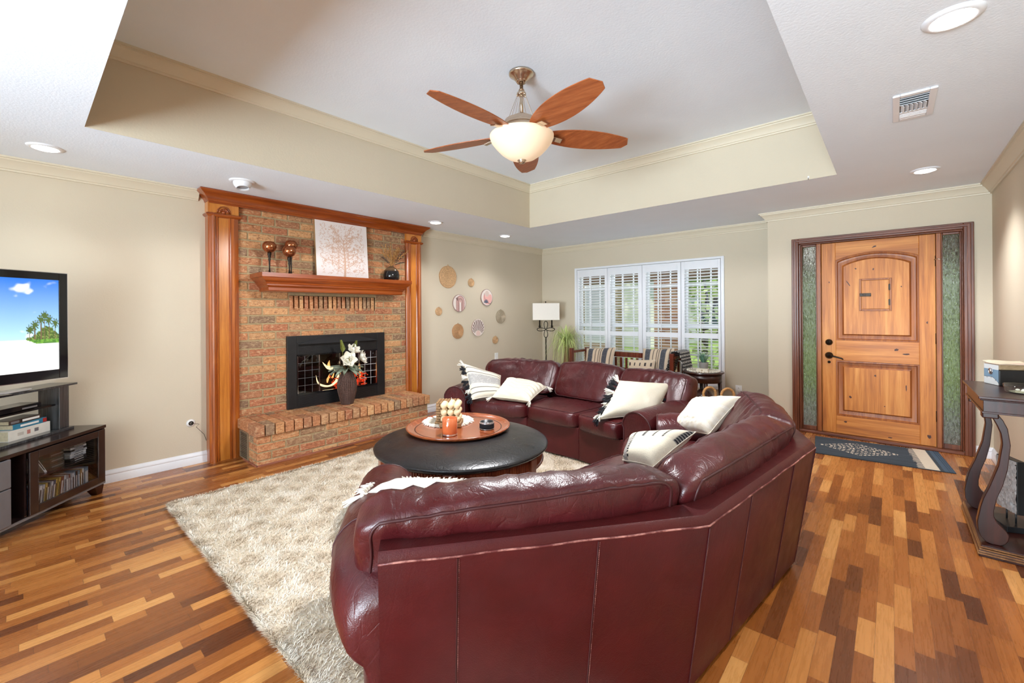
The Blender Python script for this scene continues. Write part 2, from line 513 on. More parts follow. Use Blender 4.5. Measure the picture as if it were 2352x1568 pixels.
def sharp(o, ang=35):
    """smooth shading that keeps hard edges"""
    me = o.data
    me.polygons.foreach_set('use_smooth', [True] * len(me.polygons))
    try: me.set_sharp_from_angle(angle=math.radians(ang))
    except Exception: pass
    return o

def tag(o, label, cat, group=None, kind=None):
    if label: o['label'] = label
    if cat: o['category'] = cat
    if group: o['group'] = group
    if kind: o['kind'] = kind
    return o
def thing(name, label, cat, loc, group=None):
    o = bpy.data.objects.new(name, None)
    o.empty_display_size = 0.1
    C.objects.link(o)
    o.location = loc
    WM[o] = Matrix.Translation(Vector(loc))
    return tag(o, label, cat, group)
def struct(o):
    o['kind'] = 'structure'
    return o
def copy_tree(o, delta=(0, 0, 0), rz=0.0, label=None):
    c = o.copy(); C.objects.link(c)
    c.location = Vector(o.location) + Vector(delta)
    c.rotation_euler.z += rz
    if label: c['label'] = label
    def rec(src, dst):
        for ch in list(src.children):
            d = ch.copy(); C.objects.link(d); d.parent = dst
            rec(ch, d)
    rec(o, c)
    return c
lerp = lambda a, b, t: a + (b - a) * t
def smoothstep(a, b, x):
    t = min(1, max(0, (x - a) / (b - a))); return t * t * (3 - 2 * t)
# ------------------------------------------------------------ room shell
XL, XR, YD, YW, XJ, ZC, ZT, YR = -4.665, 0.668, 5.664, 6.128, -1.066, 2.433, 2.975, -3.2
T1, T2, U1, U2 = -3.566, -0.332, 0.258, 4.425
ZR = 3.02

def wall_x(name, x, out, y0, y1, holes, z1=ZR, mat='wall'):
    """wall whose room face is at x, thickness towards out"""
    b = MB(); xa, xb = sorted((x, x + out))
    ys = sorted({y0, y1} | {h[i] for h in holes for i in (0, 1)})
    for ya, yb in zip(ys, ys[1:]):
        cuts = sorted([(h[2], h[3]) for h in holes if h[0] <= ya and h[1] >= yb])
        z = 0
        for a, c in cuts:
            if a > z: b.bx(xa, xb, ya, yb, z, a)
            z = c
        b.bx(xa, xb, ya, yb, z, z1)
    return struct(b.build(name, mat))
def wall_y(name, y, out, x0, x1, holes, z1=ZR, mat='wall'):
    b = MB(); ya, yb = sorted((y, y + out))
    xs = sorted({x0, x1} | {h[i] for h in holes for i in (0, 1)})
    for xa, xb in zip(xs, xs[1:]):
        cuts = sorted([(h[2], h[3]) for h in holes if h[0] <= xa and h[1] >= xb])
        z = 0
        for a, c in cuts:
            if a > z: b.bx(xa, xb, ya, yb, z, a)
            z = c
        b.bx(xa, xb, ya, yb, z, z1)
    return struct(b.build(name, mat))

struct(MB().bx(XL - .15, XR + .15, YR - .15, YW + .15, -.08, 0).build('floor', 'floor', origin=(0, 0, 0)))
wall_x('wall_left', XL, -.15, YR - .15, YW + .15, [(1.86, 2.79, .42, 1.0)])
wall_x('wall_right', XR, .15, YR - .15, YD + .12, [])
wall_y('wall_far', YW, .15, XL, XJ, [(-3.955, -1.663, .30, 2.04)])
wall_x('wall_return', XJ, .12, YD + .12, YW + .15, [])
wall_y('wall_entry', YD, .12, XJ, XR, [(-.79, .515, 0, 2.07)])
wall_y('wall_rear', YR, -.15, XL, XR, [(-2.1, .6, .02, 2.3)])
b = MB()
for x0, x1, y0, y1 in ((XL, T1, YR, YW), (T2, XR, YR, YW), (T1, T2, U2, YW), (T1, T2, YR, U1)):
    b.add([(x0, y0, ZC), (x0, y1, ZC), (x1, y1, ZC), (x1, y0, ZC)], [(0, 1, 2, 3)])
b.bx(T1 - .06, T2 + .06, U1 - .06, U2 + .06, ZT, ZT + .03)
b.bx(XL - .15, XR + .15, YR - 1.4, YW + .9, ZR, ZR + .06)  # unseen roof slab added on top to keep sky and sun out
struct(b.build('ceiling', 'ceil'))
b = MB()
z0 = ZC + .0005
b.bx(T1 - .05, T1, U1 - .05, U2 + .05, z0, ZT); b.bx(T2, T2 + .05, U1 - .05, U2 + .05, z0, ZT)
b.bx(T1, T2, U2, U2 + .05, z0, ZT); b.bx(T1, T2, U1 - .05, U1, z0, ZT)
struct(b.build('wall_tray', 'wall'))

CROWN = [(0, -.092), (.012, -.092), (.014, -.080), (.022, -.076), (.026, -.066), (.050, -.034), (.064, -.024), (.066, -.014), (.078, -.013), (.078, 0), (0, 0)]
tn = [0]
def crown(runs):
    b = MB()
    for p0, p1, n, a, c in runs: b.sweep(CROWN, p0, p1, n, a, c)
    tn[0] += 1
    return struct(sharp(b.build('trim_%d' % tn[0], 'trim'), 30))
crown([((XL, YR, ZC), (XL, 1.06, ZC), (1, 0, 0), 0, 0), ((XL, 3.53, ZC), (XL, YW, ZC), (1, 0, 0), 0, -1)])
crown([((XL, YW, ZC), (XJ, YW, ZC), (0, -1, 0), -1, -1)])
crown([((XJ, YW, ZC), (XJ, YD, ZC), (-1, 0, 0), -1, 1)])
crown([((XJ, YD, ZC), (XR, YD, ZC), (0, -1, 0), 1, -1)])
crown([((XR, YD, ZC), (XR, YR, ZC), (-1, 0, 0), -1, 0)])
crown([((T1, U1, ZT), (T1, U2, ZT), (1, 0, 0), -1, -1), ((T1, U2, ZT), (T2, U2, ZT), (0, -1, 0), -1, -1),
       ((T2, U2, ZT), (T2, U1, ZT), (-1, 0, 0), -1, -1), ((T2, U1, ZT), (T1, U1, ZT), (0, 1, 0), -1, -1)])
BASE = [(0, 0), (.016, 0), (.016, .055), (.012, .062), (.015, .07), (.012, .084), (.006, .092), (.004, .10), (0, .10)]
def baseboard(name, runs):
    b = MB()
    for p0, p1, n, a, c in runs: b.sweep(BASE, p0, p1, n, a, c)
    struct(sharp(b.build(name, 'white'), 30))
baseboard('baseboard_left', [((XL, YR, 0), (XL, 1.115, 0), (1, 0, 0), 0, 0), ((XL, 3.44, 0), (XL, YW, 0), (1, 0, 0), 0, -1)])
baseboard('baseboard_far', [((XL, YW, 0), (XJ, YW, 0), (0, -1, 0), -1, -1)])
baseboard('baseboard_entry', [((XJ, YD, 0), (-.835, YD, 0), (0, -1, 0), 1, 0), ((.558, YD, 0), (XR, YD, 0), (0, -1, 0), 0, -1)])
baseboard('baseboard_right', [((XR, YD, 0), (XR, YR, 0), (-1, 0, 0), -1, 0)])

# ------------------------------------------------------------ unseen patio window behind the camera, its opening sized to steer the added light
b = MB()
for x in (-2.1, -.75, .6): b.bx(x - .03, x + .03, YR - .1, YR - .04, .02, 2.3)
for z in (.05, 2.27): b.bx(-2.1, .6, YR - .1, YR - .04, z - .03, z + .03)
w2 = struct(b.build('window_2', 'white'))
MB().bx(-2.1, .6, YR - .075, YR - .07, .05, 2.27).build('pane', 'glass', w2)

# ------------------------------------------------------------ far window
b = MB()
fx0, fx1, fz0, fz1 = -3.966, -1.652, .285, 2.05
for x0, x1, z0, z1 in ((fx0, fx0 + .045, fz0, fz1), (fx1 - .04, fx1, fz0, fz1), (fx0 + .045, fx1 - .04, fz1 - .03, fz1), (fx0 + .045, fx1 - .04, fz0, fz0 + .04)):
    b.bx(x0, x1, YW - .03, YW + .02, z0, z1)
win = struct(b.build('window_1', 'white', bevel=.003))
b = MB()
X = [-3.95, -3.36, -2.785, -2.215, -1.665]
for i in range(4):
    x0, x1 = X[i] + .01, X[i + 1] - .01
    for a, c in ((x0, x0 + .05), (x1 - .05, x1)): b.bx(a, c, YW + .08, YW + .12, .31, 2.03)
    for z in (.33, 1.12, 2.0): b.bx(x0 + .05, x1 - .05, YW + .08, YW + .12, z - .03, z + .03)
    for k in (1, 2): b.bx(lerp(x0, x1, k / 3) - .008, lerp(x0, x1, k / 3) + .008, YW + .09, YW + .11, .34, 1.99)
    for z in (.72, 1.42, 1.7): b.bx(x0 + .05, x1 - .05, YW + .092, YW + .108, z - .008, z + .008)
b.build('sash', 'white', win)
MB().bx(-3.95, -1.665, YW + .098, YW + .102, .31, 2.03).build('pane', 'glass', win)

XB = [-3.918, -3.36, -2.785, -2.215, -1.694]
OP = [(-3.886, -3.408), (-3.312, -2.849), (-2.728, -2.262), (-2.166, -1.728)]
WHICH = ['white plantation shutter panel beside the palm and floor lamp', 'second white shutter panel from the left, behind the striped pillow on the bench',
         'third white shutter panel from the left, in front of the brick pillar outside', 'white shutter panel at the right end of the window above the end table']
for i in range(4):
    x0, x1 = XB[i] + .003, XB[i + 1] - .003; a, c = OP[i]
    t = thing('window_shutter', WHICH[i], 'shutter', ((x0 + x1) / 2, YW - .01, .33), 'plantation shutters in the far window')
    b = MB()
    b.bx(x0, a, YW - .028, YW + .004, .33, 2.015); b.bx(c, x1, YW - .028, YW + .004, .33, 2.015)
    for z0, z1 in ((1.90, 2.015), (.955, 1.027), (.33, .44)): b.bx(a, c, YW - .027, YW + .003, z0, z1)
    b.build('frame', 'white', t, bevel=.003)
    for nm, z0, z1, n in (('upper_louvers', 1.03, 1.90, 21), ('lower_louvers', .44, .955, 12)):
        b = MB()
        for k in range(n):
            z = lerp(z0, z1, (k + .5) / n)
            m = Matrix.Translation((0, YW - .012, z)) @ Matrix.Rotation(math.radians(-9), 4, 'X')
            b.bx(a, c, -.024, .024, -.0035, .0035, mat=m)
        b.build(nm, 'white', t)
    b = MB(); xm = (a + c) / 2
    b.bx(xm - .005, xm + .005, YW - .046, YW - .036, 1.04, 1.905); b.bx(xm - .005, xm + .005, YW - .046, YW - .036, .45, .95)
    b.build('tilt_rod', 'white', t)

# ------------------------------------------------------------ outside
struct(MB().bx(-60, 40, YW + .2, 70, -.3, -.15).build('ground', plain('lawn', S(150, 176, 84), 0.95, vary=0.35, scale=1.2)))
struct(MB().bx(-1.4, 2.4, YD + .13, 8.3, -.2, -.02).build('porch_floor', plain('porch_concrete', S(170, 168, 160), .9, vary=.06, scale=5)))
def brickwall(b, x0, x1, z0, z1, y, dy=.1, L=.21, Hh=.075, pal=None, holes=()):
    """brick face looking at -y"""
    r = random.Random(int(abs(x0) * 100)); z = z0; k = 0
    while z < z1 - .02:
        x = x0 - (L / 2 if k % 2 else 0)
        while x < x1:
            a, c = max(x, x0), min(x + L - .01, x1)
            if c - a > .03 and not any(a < h[1] and c > h[0] and z < h[3] and z + Hh > h[2] for h in holes):
                b.bx(a, c, y, y + dy, z, min(z + Hh - .01, z1), col=r.choice(pal))
            x += L
        z += Hh; k += 1
PALO = [S(182, 132, 104), S(196, 150, 120), S(168, 116, 90), S(204, 166, 138)]
t = thing('brick_pillar', 'brown brick porch pillar outside the third shutter panel', 'pillar', (-3.1, 8.0, -.15))
b = MB(); brickwall(b, -3.33, -2.88, -.15, 2.45, 7.8, .45, pal=PALO); b.build('bricks', 'brickdim', t)
MB().bx(-3.325, -2.885, 7.81, 8.24, -.15, 2.45).build('mortar_core', 'mortar', t)
o = MB().bx(-5.3, 1.5, 7.75, 8.25, 1.92, 2.5).build('porch_beam', wood('porch_wood', S(92, 66, 40), S(120, 86, 54), S(140, 104, 70), 0, .7, coat=0)); tag(o, 'brown wooden porch beam across the top of the window view', 'beam')
t = thing('house_wing', 'pale brick house wing with a white window outside the left shutter panel', 'house', (-6.2, 9.3, -.15))
b = MB(); brickwall(b, -7.6, -4.75, -.15, 3.0, 9.0, .1, pal=[S(206, 172, 150), S(220, 190, 168), S(196, 156, 132)], holes=[(-5.55, -5.0, .6, 2.1)]); b.build('wall', 'brickdim', t)
b = MB(); b.bx(-5.56, -4.99, 8.98, 9.06, .6, 2.1); b.build('window', 'white', t)
MB().bx(-5.5, -5.05, 8.97, 8.985, .66, 2.04).build('pane', 'cabglass', t)
MB().bx(-7.6, -4.76, 9.03, 9.4, -.15, 2.98).build('backing', 'mortar', t)
t = thing('gabled_house', 'white gabled house with grey green roof beyond the second shutter panel', 'house', (-9.2, 17, -.15))
sid = plain('white_siding', S(226, 224, 216), .8, vary=.02)
roofm = plain('grey_green_shingle', S(138, 150, 138), .9, vary=.15, scale=20)
MB().prism([(-11.5, -.15), (-7.2, -.15), (-7.2, 1.9), (-9.4, 3.9), (-11.5, 1.9)], lambda p, k: (p[0], 17 + 5 * k, p[1])).build('wall', sid, t)
b = MB(); b.bar((-9.4, 19.4, 4.0), (-6.9, 19.4, 1.7), 5.6, .1, up=(0, 0, 1)); b.bar((-9.4, 19.4, 4.0), (-11.8, 19.4, 1.7), 5.6, .1, up=(0, 0, 1)); b.build('roof', roofm, t)
t = thing('neighbour_house', 'pale house with a light roof across the lawn, seen through the right shutter panel', 'house', (-9.5, 30, -.15))
MB().bx(-15, -7.6, 28, 34, -.15, 2.6).build('wall', sid, t)
MB().prism([(27.2, 2.5), (34.8, 2.5), (31, 5.6)], lambda p, k: (-15.5 + 8.6 * k, p[0], p[1])).build('roof', plain('light_shingle', S(214, 200, 190), .9, vary=.08, scale=8), t)
def tree(x, y, h, r, seed, label):
    t = thing('leafy_tree', label, 'tree', (x, y, -.15), 'trees outside the far window')
    MB().tube([(x, y, -.15), (x + .1, y, h * .5), (x, y + .1, h * .8)], [.18, .13, .06], 8).build('trunk', 'espresso', t)
    rr = random.Random(seed); b = MB()
    for k in range(1500):
        d = Vector((rr.gauss(0, 1), rr.gauss(0, 1), rr.gauss(0, .9))).normalized() * r * (rr.random() ** .35)
        p = Vector((x, y, h)) + d; s = .09 + .1 * rr.random()
        e1 = Vector((rr.gauss(0, 1), rr.gauss(0, 1), rr.gauss(0, 1))).normalized(); e2 = e1.orthogonal().normalized()
        b.add([p - e1 * s, p + e2 * s * .5, p + e1 * s, p - e2 * s * .5], [(0, 1, 2, 3)])
    b.build('foliage', 'leafout', t)
M['leafout'] = plain('tree_leaves', S(150, 178, 92), .8, vary=.3, scale=2)
tree(-4.6, 14.5, 3.2, 1.4, 1, 'leafy green tree on the lawn seen at the right end of the window')
tree(-10.5, 14.0, 4.0, 1.8, 2, 'leafy green tree rising behind the white gabled house')
tree(-7.0, 24, 4.4, 2.2, 3, 'leafy green tree beside the pale house across the lawn')
b = MB()
hr = random.Random(4)
for k in range(1500):
    p = Vector((-22 + 34 * hr.random(), 40 + 2 * hr.random(), -.1 + 5.5 * hr.random() ** 1.3)); s = .5
    e1 = Vector((hr.gauss(0, 1), hr.gauss(0, 1), hr.gauss(0, 1))).normalized(); e2 = e1.orthogonal().normalized()
    b.add([p - e1 * s, p + e2 * s * .6, p + e1 * s, p - e2 * s * .6], [(0, 1, 2, 3)])
tag(b.build('tree_line', 'leafout'), 'line of green trees far behind the lawn', 'trees', kind='stuff')
b = MB()
for k in range(900):
    p = Vector((-3.2 + 5.5 * hr.random(), 8.6 + 1.2 * hr.random(), -.1 + 1.9 * hr.random())); s = .10
    e1 = Vector((hr.gauss(0, 1), hr.gauss(0, 1), hr.gauss(0, 1))).normalized(); e2 = e1.orthogonal().normalized()
    b.add([p - e1 * s, p + e2 * s * .6, p + e1 * s, p - e2 * s * .6], [(0, 1, 2, 3)])
M['paleleaf'] = plain('pale_shrub_leaves', S(190, 206, 140), .8, vary=.35, scale=2)
tag(b.build('porch_shrub', 'paleleaf'), 'green shrubs blurred behind the sidelight glass of the front door', 'shrub')

o = MB().bx(-6.5, 2.2, YW + .2, 8.3, 2.5, 2.56).build('porch_roof', wood('porch_boards', S(84, 62, 40), S(108, 80, 52), S(128, 98, 66), 0, .8, coat=0)); tag(o, 'brown boarded porch roof outside the far window', 'roof')
# ------------------------------------------------------------ front door
y = YD
b = MB()
CAS = [(0, 0), (.018, 0), (.022, .012), (.022, .03), (.028, .04), (.028, .066), (0, .066)]
def casing(x0, x1, z1, s):
    pass
b.bx(-.832, -.768, y - .03, y + .0, 0, 2.108); b.bx(.489, .556, y - .03, y, 0, 2.108)
b.bx(-.812, -.786, y - .04, y - .03, 0, 2.095); b.bx(.510, .536, y - .04, y - .03, 0, 2.095)
b.bx(-.768, -.748, y - .012, y + .10, 0.03, 2.05); b.bx(.478, .489, y - .012, y + .10, .03, 2.05)
dr = struct(b.build('door_1', 'doorframe', bevel=.006))
b = MB()
b.bx(-.768, .489, y - .03, y, 2.05, 2.108); b.bx(-.80, .52, y - .04, y - .03, 2.068, 2.092); b.bx(-.768, .489, y - .012, y + .1, 2.036, 2.05)
b.build('head_casing', 'doorframeh', dr, bevel=.006)
b = MB(); b.bx(-.768, .489, y - .035, y + .11, 0, .03); b.build('threshold', 'doorframeh', dr, bevel=.006)
for x0, x1 in ((-.607, -.569), (.311, .346)): MB().bx(x0, x1, y - .005, y + .1, .03, 2.036).build('mullion', 'dooredge', dr, bevel=.004)
for x0, x1 in ((-.748, -.607), (.346, .478)):
    b = MB()
    for a, c, z0, z1 in ((x0, x0 + .011, .03, 2.036), (x1 - .011, x1, .03, 2.036), (x0 + .011, x1 - .011, 2.015, 2.036), (x0 + .011, x1 - .011, .03, .075)):
        b.bx(a, c, y + .012, y + .055, z0, z1)
    s = b.build('sidelight', 'doorframe', dr, bevel=.004)
    MB().bx(x0 + .011, x1 - .011, y + .028, y + .036, .075, 2.015).build('pane', 'rain', s)
# leaf
M['knot'] = plain('dark_knot', S(74, 34, 14), .5, vary=.5, scale=60)
leaf = MB()
yl0, yl1 = y + .015, y + .06
for x0, x1 in ((-.566, -.447), (.196, .308)): leaf.bx(x0, x1, yl0, yl1, .032, 2.034)
lf = leaf.build('door_leaf', 'door', dr, bevel=.003)
b = MB()
N = 16
arch = [(lerp(-.447, .196, k / N), 1.845 + .066 * math.sin(PI * (k / N)) ** .8) for k in range(N + 1)]
b.prism([(-.447, 2.034)] + arch + [(.196, 2.034)], lambda p, k: (p[0], lerp(yl0, yl1, k), p[1]))
b.bx(-.447, .196, yl0, yl1, .795, 1.007); b.bx(-.447, .196, yl0, yl1, .032, .215)
b.build('rail', 'doorh', lf, bevel=.003)
def loop_panel(x0, x1, z0, z1, rise, name):
    def outline(d, rise_):
        pts = [(x0 + d, z0 + d), (x1 - d, z0 + d)]
        zz = z1 - d
        if rise: pts += [(lerp(x1 - d, x0 + d, k / N), zz + rise * math.sin(PI * k / N) ** .8) for k in range(N + 1)]
        else: pts += [(x1 - d, zz), (x0 + d, zz)]
        return pts
    rings = [(0, .006), (.014, .004), (.022, .016), (.034, .018), (.055, .024), (.068, .013)]
    b1 = MB(); prev = None
    for d, dep in rings:
        cur = [(px, yl0 + dep, pz) for px, pz in outline(d, rise)]
        if prev:
            n = len(cur)
            b1.add(prev + cur, [(i, (i + 1) % n, n + (i + 1) % n, n + i) for i in range(n)])
        prev = cur
    sharp(b1.build(name + '_moulding', 'dooredge', lf), 25)
    b2 = MB(); d, dep = rings[-1]
    b2.prism(outline(d, rise), lambda p, k: (p[0], yl0 + dep + .012 * k, p[1]))
    b2.build(name, 'door', lf)
loop_panel(-.447, .196, 1.007, 1.845, .066, 'upper_panel')
loop_panel(-.447, .196, .215, .795, 0, 'lower_panel')
b = MB()
x0, x1, z0, z1 = -.252, .0, 1.315, 1.642
yq = yl0 + .013
for a, c, e, f in ((x0, x0 + .016, z0, z1), (x1 - .016, x1, z0, z1), (x0 + .016, x1 - .016, z0, z0 + .016), (x0 + .016, x1 - .016, z1 - .016, z1)): b.bx(a, c, yq - .012, yq, e, f)
b.build('peephole_frame', 'dooredge', lf, bevel=.003)
MB().bx(x0 + .02, x1 - .02, yq - .008, yq, z0 + .02, z1 - .02).build('peephole_door', 'door', lf, bevel=.003)
b = MB(); b.bx(-.248, -.158, yq - .02, yq - .008, 1.462, 1.494); b.bx(-.225, -.2, yq - .032, yq - .02, 1.470, 1.486)
for z in (1.40, 1.55): b.bx(-.025, -.012, yq - .018, yq - .008, z - .03, z + .03)
b.build('peephole_latch', 'bronze', lf, bevel=.002)
b = MB(); b.lathe([(.001, -.034), (.02, -.034), (.026, -.024), (.031, -.01), (.033, 0)], (-.505, yl0, .985), 24, axis='y'); b.bx(-.511, -.499, yl0 - .048, yl0 - .034, .965, 1.005)
b.build('deadbolt', 'bronze', lf, True)
b = MB(); b.lathe([(.001, -.04), (.018, -.04), (.022, -.03), (.034, -.012), (.036, 0)], (-.505, yl0, .845), 24, axis='y')
b.tube([(-.505, yl0 - .045, .845), (-.47, yl0 - .05, .842), (-.43, yl0 - .048, .832), (-.395, yl0 - .05, .822), (-.382, yl0 - .05, .812)], [.012, .009, .008, .008, .006], 8)
b.lathe([(.001, -.01), (.012, -.008), (.014, 0)], (-.505, yl0, .775), 16, axis='y')
b.build('door_handle', 'bronze', lf, True)
for z in (.32, 1.05, 1.78): MB().tube([(.312, yl0 - .004, z - .05), (.312, yl0 - .004, z + .05)], .007, 8).build('hinge', 'bronze', lf, True)
KN = [(-.13, 1.962, .03, .012, .5), (-.28, 1.75, .012, .012, 0), (-.14, 1.735, .012, .016, 0), (-.34, 1.60, .008, .05, .5), (.07, 1.55, .008, .010, 0), (.03, .93, .03, .018, .2), (.10, .89, .04, .012, .1),
      (-.13, .66, .014, .016, 0), (.10, .56, .007, .05, 0), (-.33, .42, .016, .022, .4), (-.06, .36, .009, .009, 0), (-.37, .16, .024, .013, 0), (.26, .12, .022, .028, .6), (-.02, .06, .026, .009, 0), (.25, 1.20, .01, .018, 0), (-.50, 1.62, .008, .014, 0)]
for kx, kz, rx_, rz_, ra in KN:
    b = MB(); kr_ = random.Random(int((kx + 3) * 997)); n_ = 14; ring = []
    for q in range(n_):
        a = 2 * PI * q / n_; e = .75 + .5 * kr_.random(); e *= .62; u, w = rx_ * e * math.cos(a), rz_ * e * math.sin(a)
        ring.append((kx + u * math.cos(ra) - w * math.sin(ra), kz + u * math.sin(ra) + w * math.cos(ra)))
    inp = -.385 < kx < .135 and (.27 < kz < .74 or 1.06 < kz < 1.87)
    yk = yl0 + (.0128 if inp else -.0004)
    if inp and -.252 < kx < 0 and 1.315 < kz < 1.642: continue
    b.prism(ring, lambda p, k: (p[0], yk - .0004 + .0008 * k, p[1])); b.build('knot', 'knot', lf)
b = MB(); b.tube([(.30, yl0 - .01, 1.79), (.325, yl0 - .02, 1.795), (.35, y - .01, 1.79)], .005, 6); b.build('chain_guard', 'nickel', lf, True)
# ------------------------------------------------------------ fireplace
fp = thing('fireplace', 'brick fireplace with honey wood pilasters, mantel shelf and raised hearth', 'fireplace', (-4.5, 2.28, 0))
BP = [S(188, 130, 84), S(184, 122, 78), S(176, 112, 72), S(170, 104, 70), S(172, 126, 88), S(152, 116, 84), S(136, 106, 80), S(196, 144, 96), S(180, 118, 76), S(186, 130, 84), S(162, 108, 74), S(176, 116, 76)]
br = random.Random(21)
def pick(dark=.16):
    c = br.choice(BP)
    k = .96 + .22 * br.random()
    return tuple(x * k for x in c)
XB_ = -4.60
Y0, Y1 = 1.352, 3.205
FY0, FY1, FZ0, FZ1 = 1.775, 2.888, .36, 1.10
b = MB()
PIT = .0798; BL = .243
z = .362; k = 0
while z < 2.33:
    yy = Y0 - (BL * .5 if k % 2 else 0.0) - .03
    zt = min(z + PIT - .0145, 2.345)
    if zt - z < .015: break
    while yy < Y1:
        a, c = max(yy, Y0), min(yy + BL - .0135, Y1)
        segs = [(a, c)]
        if z + PIT > FZ0 and z < FZ1 - .02:
            segs = [(a, min(c, FY0 + .02)), (max(a, FY1 - .02), c)]
        if z > 1.355 and z < 1.50:
            segs = [(s0, min(s1, 1.805)) for s0, s1 in segs] + [(max(s0, 2.785), s1) for s0, s1 in segs]
        for s0, s1 in segs:
            if s1 - s0 > .02:
                j = .003 * br.random()
                b.bx(XB_ - .06, XB_ + j, s0, s1, z, zt, col=pick())
        yy += BL
    z += PIT; k += 1
# soldier course: upright bricks, every other one set forward
n = 19
for i in range(n):
    a = lerp(1.81, 2.78, i / n); c = lerp(1.81, 2.78, (i + 1) / n)
    b.bx(XB_ - .06, XB_ + .006 + br.random() * .004, a, c - .016, 1.358, 1.512, col=pick())
    b.bx(XB_ - .064, XB_ - .035, c - .015, c + .002, 1.358, 1.512, col=S(56, 40, 30))  # set-back strip coloured dark to stand for the shade in each deep gap
brk = b.build('brick_face', 'brick', fp, bevel=.004, seg=1)
b = MB()
for y0, y1, z0, z1 in ((Y0, FY0 + .03, .3, 2.35), (FY1 - .03, Y1, .3, 2.35), (FY0 + .03, FY1 - .03, FZ1 - .03, 1.356), (FY0 + .03, FY1 - .03, 1.515, 2.35), (FY0 + .03, 1.808, 1.356, 1.515), (2.782, FY1 - .03, 1.356, 1.515)): b.bx(XL, XB_ - .0035, y0, y1, z0, z1)
b.build('mortar', 'mortar', brk)
# raised hearth
hx = -4.135
b = MB()
HY0, HY1 = 1.352, 3.185
zs = [-.022, .050, .122, .194, .266]
for r in range(4):
    z0, z1 = max(zs[r], .0), zs[r + 1] - .011
    yy = HY0 - (.12 if r % 2 else 0)
    while yy < HY1:
        a, c = max(yy, HY0), min(yy + .231, HY1)
        if c - a > .02: b.bx(hx - .09, hx + .003 * br.random(), a, c, z0, z1, col=pick())
        yy += .243
    for yq in (HY0, HY1 - .09):
        xx = -4.235
        w = .09 if r % 2 else .19
        while xx > XL + .05:
            a = max(xx - w, XL + .005)
            if not (yq == HY0 and a < -4.345): b.bx(a, xx, yq, yq + .09, z0, z1, col=pick())
            elif xx > -4.345: b.bx(-4.345, xx, yq, yq + .09, z0, z1, col=pick())
            xx -= w + .011; w = .19
# rowlock cap
nn = 23
for i in range(nn):
    a = lerp(HY0 - .02, HY1 + .02, i / nn); c = lerp(HY0 - .02, HY1 + .02, (i + 1) / nn) - .010
    b.bx(hx - .16, hx + .03 + .003 * br.random(), a, c, .262, .358 + .002 * br.random(), col=pick())
    b.bx(hx - .37, hx - .17, a, c, .27, .358 + .002 * br.random(), col=pick())
    b.bx(XL + .005, hx - .38, a, c, .27, .358, col=pick())
for yq in (HY0 - .024, HY1 + .012):
    pass
hr_ = b.build('hearth', 'brick', fp, bevel=.005, seg=1)
MB().bx(XL + .004, hx - .004, HY0 + .004, HY1 - .004, 0, .352).build('mortar', 'mortar', hr_)
b = MB(); b.bx(hx - .01, hx + .008, HY0 - .006, HY1 + .006, 0, .014); b.bx(XL + .2, hx + .008, HY0 - .012, HY0 - .002, 0, .014)
b.build('floor_bead', wood('pinkish_bead', S(120, 70, 54), S(150, 92, 72), S(172, 112, 90), 1, .5), hr_)
b = MB()
vy = HY0 - .004
for x0, x1, z0, z1 in ((-4.555, -4.547, .012, .262), (-4.358, -4.347, .012, .262), (-4.547, -4.358, .012, .022), (-4.547, -4.358, .252, .262)): b.bx(x0, x1, vy - .006, vy + .012, z0, z1)
for k in range(14):
    zz = lerp(.028, .25, (k + .5) / 14)
    b.bx(-4.547, -4.358, vy - .004, vy + .006, zz - .002, zz + .002)
vg = b.build('vent_grille', plain('old_bronze_grille', S(150, 132, 108), .5, .3), fp)
MB().bx(-4.55, -4.355, vy + .004, vy + .012, .015, .26).build('vent_shadow_box', 'black', vg)

# pilasters
def pilaster(y0, y1, flip):
    L = []
    w = y1 - y0
    xs = [0, .045, .047, .05, .062, .068, .062, .05, .05, .056, .056, .05, .046, .046, .05, .056, .056, .050, .05, .056, .05, .04, 0]
    ys = [0, 0, .012, .018, .024, .037, .05, .056, .062, .066, .072, .076, .08, .158, .162, .166, .172, .176, .182, .2, .218, w, w]
    pts = [(XL + .045 + a, (y0 + t) if not flip else (y1 - t)) for a, t in zip(xs, ys)]
    pts[0] = (XL, pts[0][1]); pts[-1] = (XL, pts[-1][1])
    p = MB().prism(pts, lambda q, k: (q[0], q[1], lerp(0.0, 2.24, k))).build('pilaster', 'honey', fp)
    sharp(p, 30)
    pa = MB().bx(XL + .085, XL + .0925, *((y0 + .0805, y0 + .1575) if not flip else (y1 - .1575, y1 - .0805)), .0, 2.2)
    pa.build('pilaster_panel', 'honeyl', p)
    b = MB()
    CAP = [(.0, 0), (.012, .008), (.02, .018), (.016, .028), (.004, .034)]
    b.wrap(CAP, XL, .098, y0, y1, 2.206)
    sharp(b.build('pilaster_cap', 'honeyh', p), 30)
    b = MB(); b.bx(XL, XL + .098, y0 - .002, y1 + .002, 2.24, 2.335); b.build('pilaster_block', 'honeyl', p, bevel=.003)
    yc = (y0 + y1) / 2; b = MB()
    for rr_, dx in ((.052, .104), (.036, .11)):
        b.tube([(XL + dx - .004, yc + rr_ * math.cos(PI * j / 6), 2.243 + rr_ * 1.15 * math.sin(PI * j / 6)) for j in range(7)], .006, 6)
    b.ball((XL + .1, yc, 2.25), .018, 10, s=(.8, 1, 1))
    for j in range(5):
        a = PI * (j + .5) / 5
        b.ball((XL + .1, yc + .026 * math.cos(a), 2.25 + .026 * math.sin(a)), .011, 8, s=(.6, 1, 1))
    b.build('rosette', 'honeyh', p, True)
pilaster(1.112, 1.352, False)
pilaster(3.205, 3.432, True)
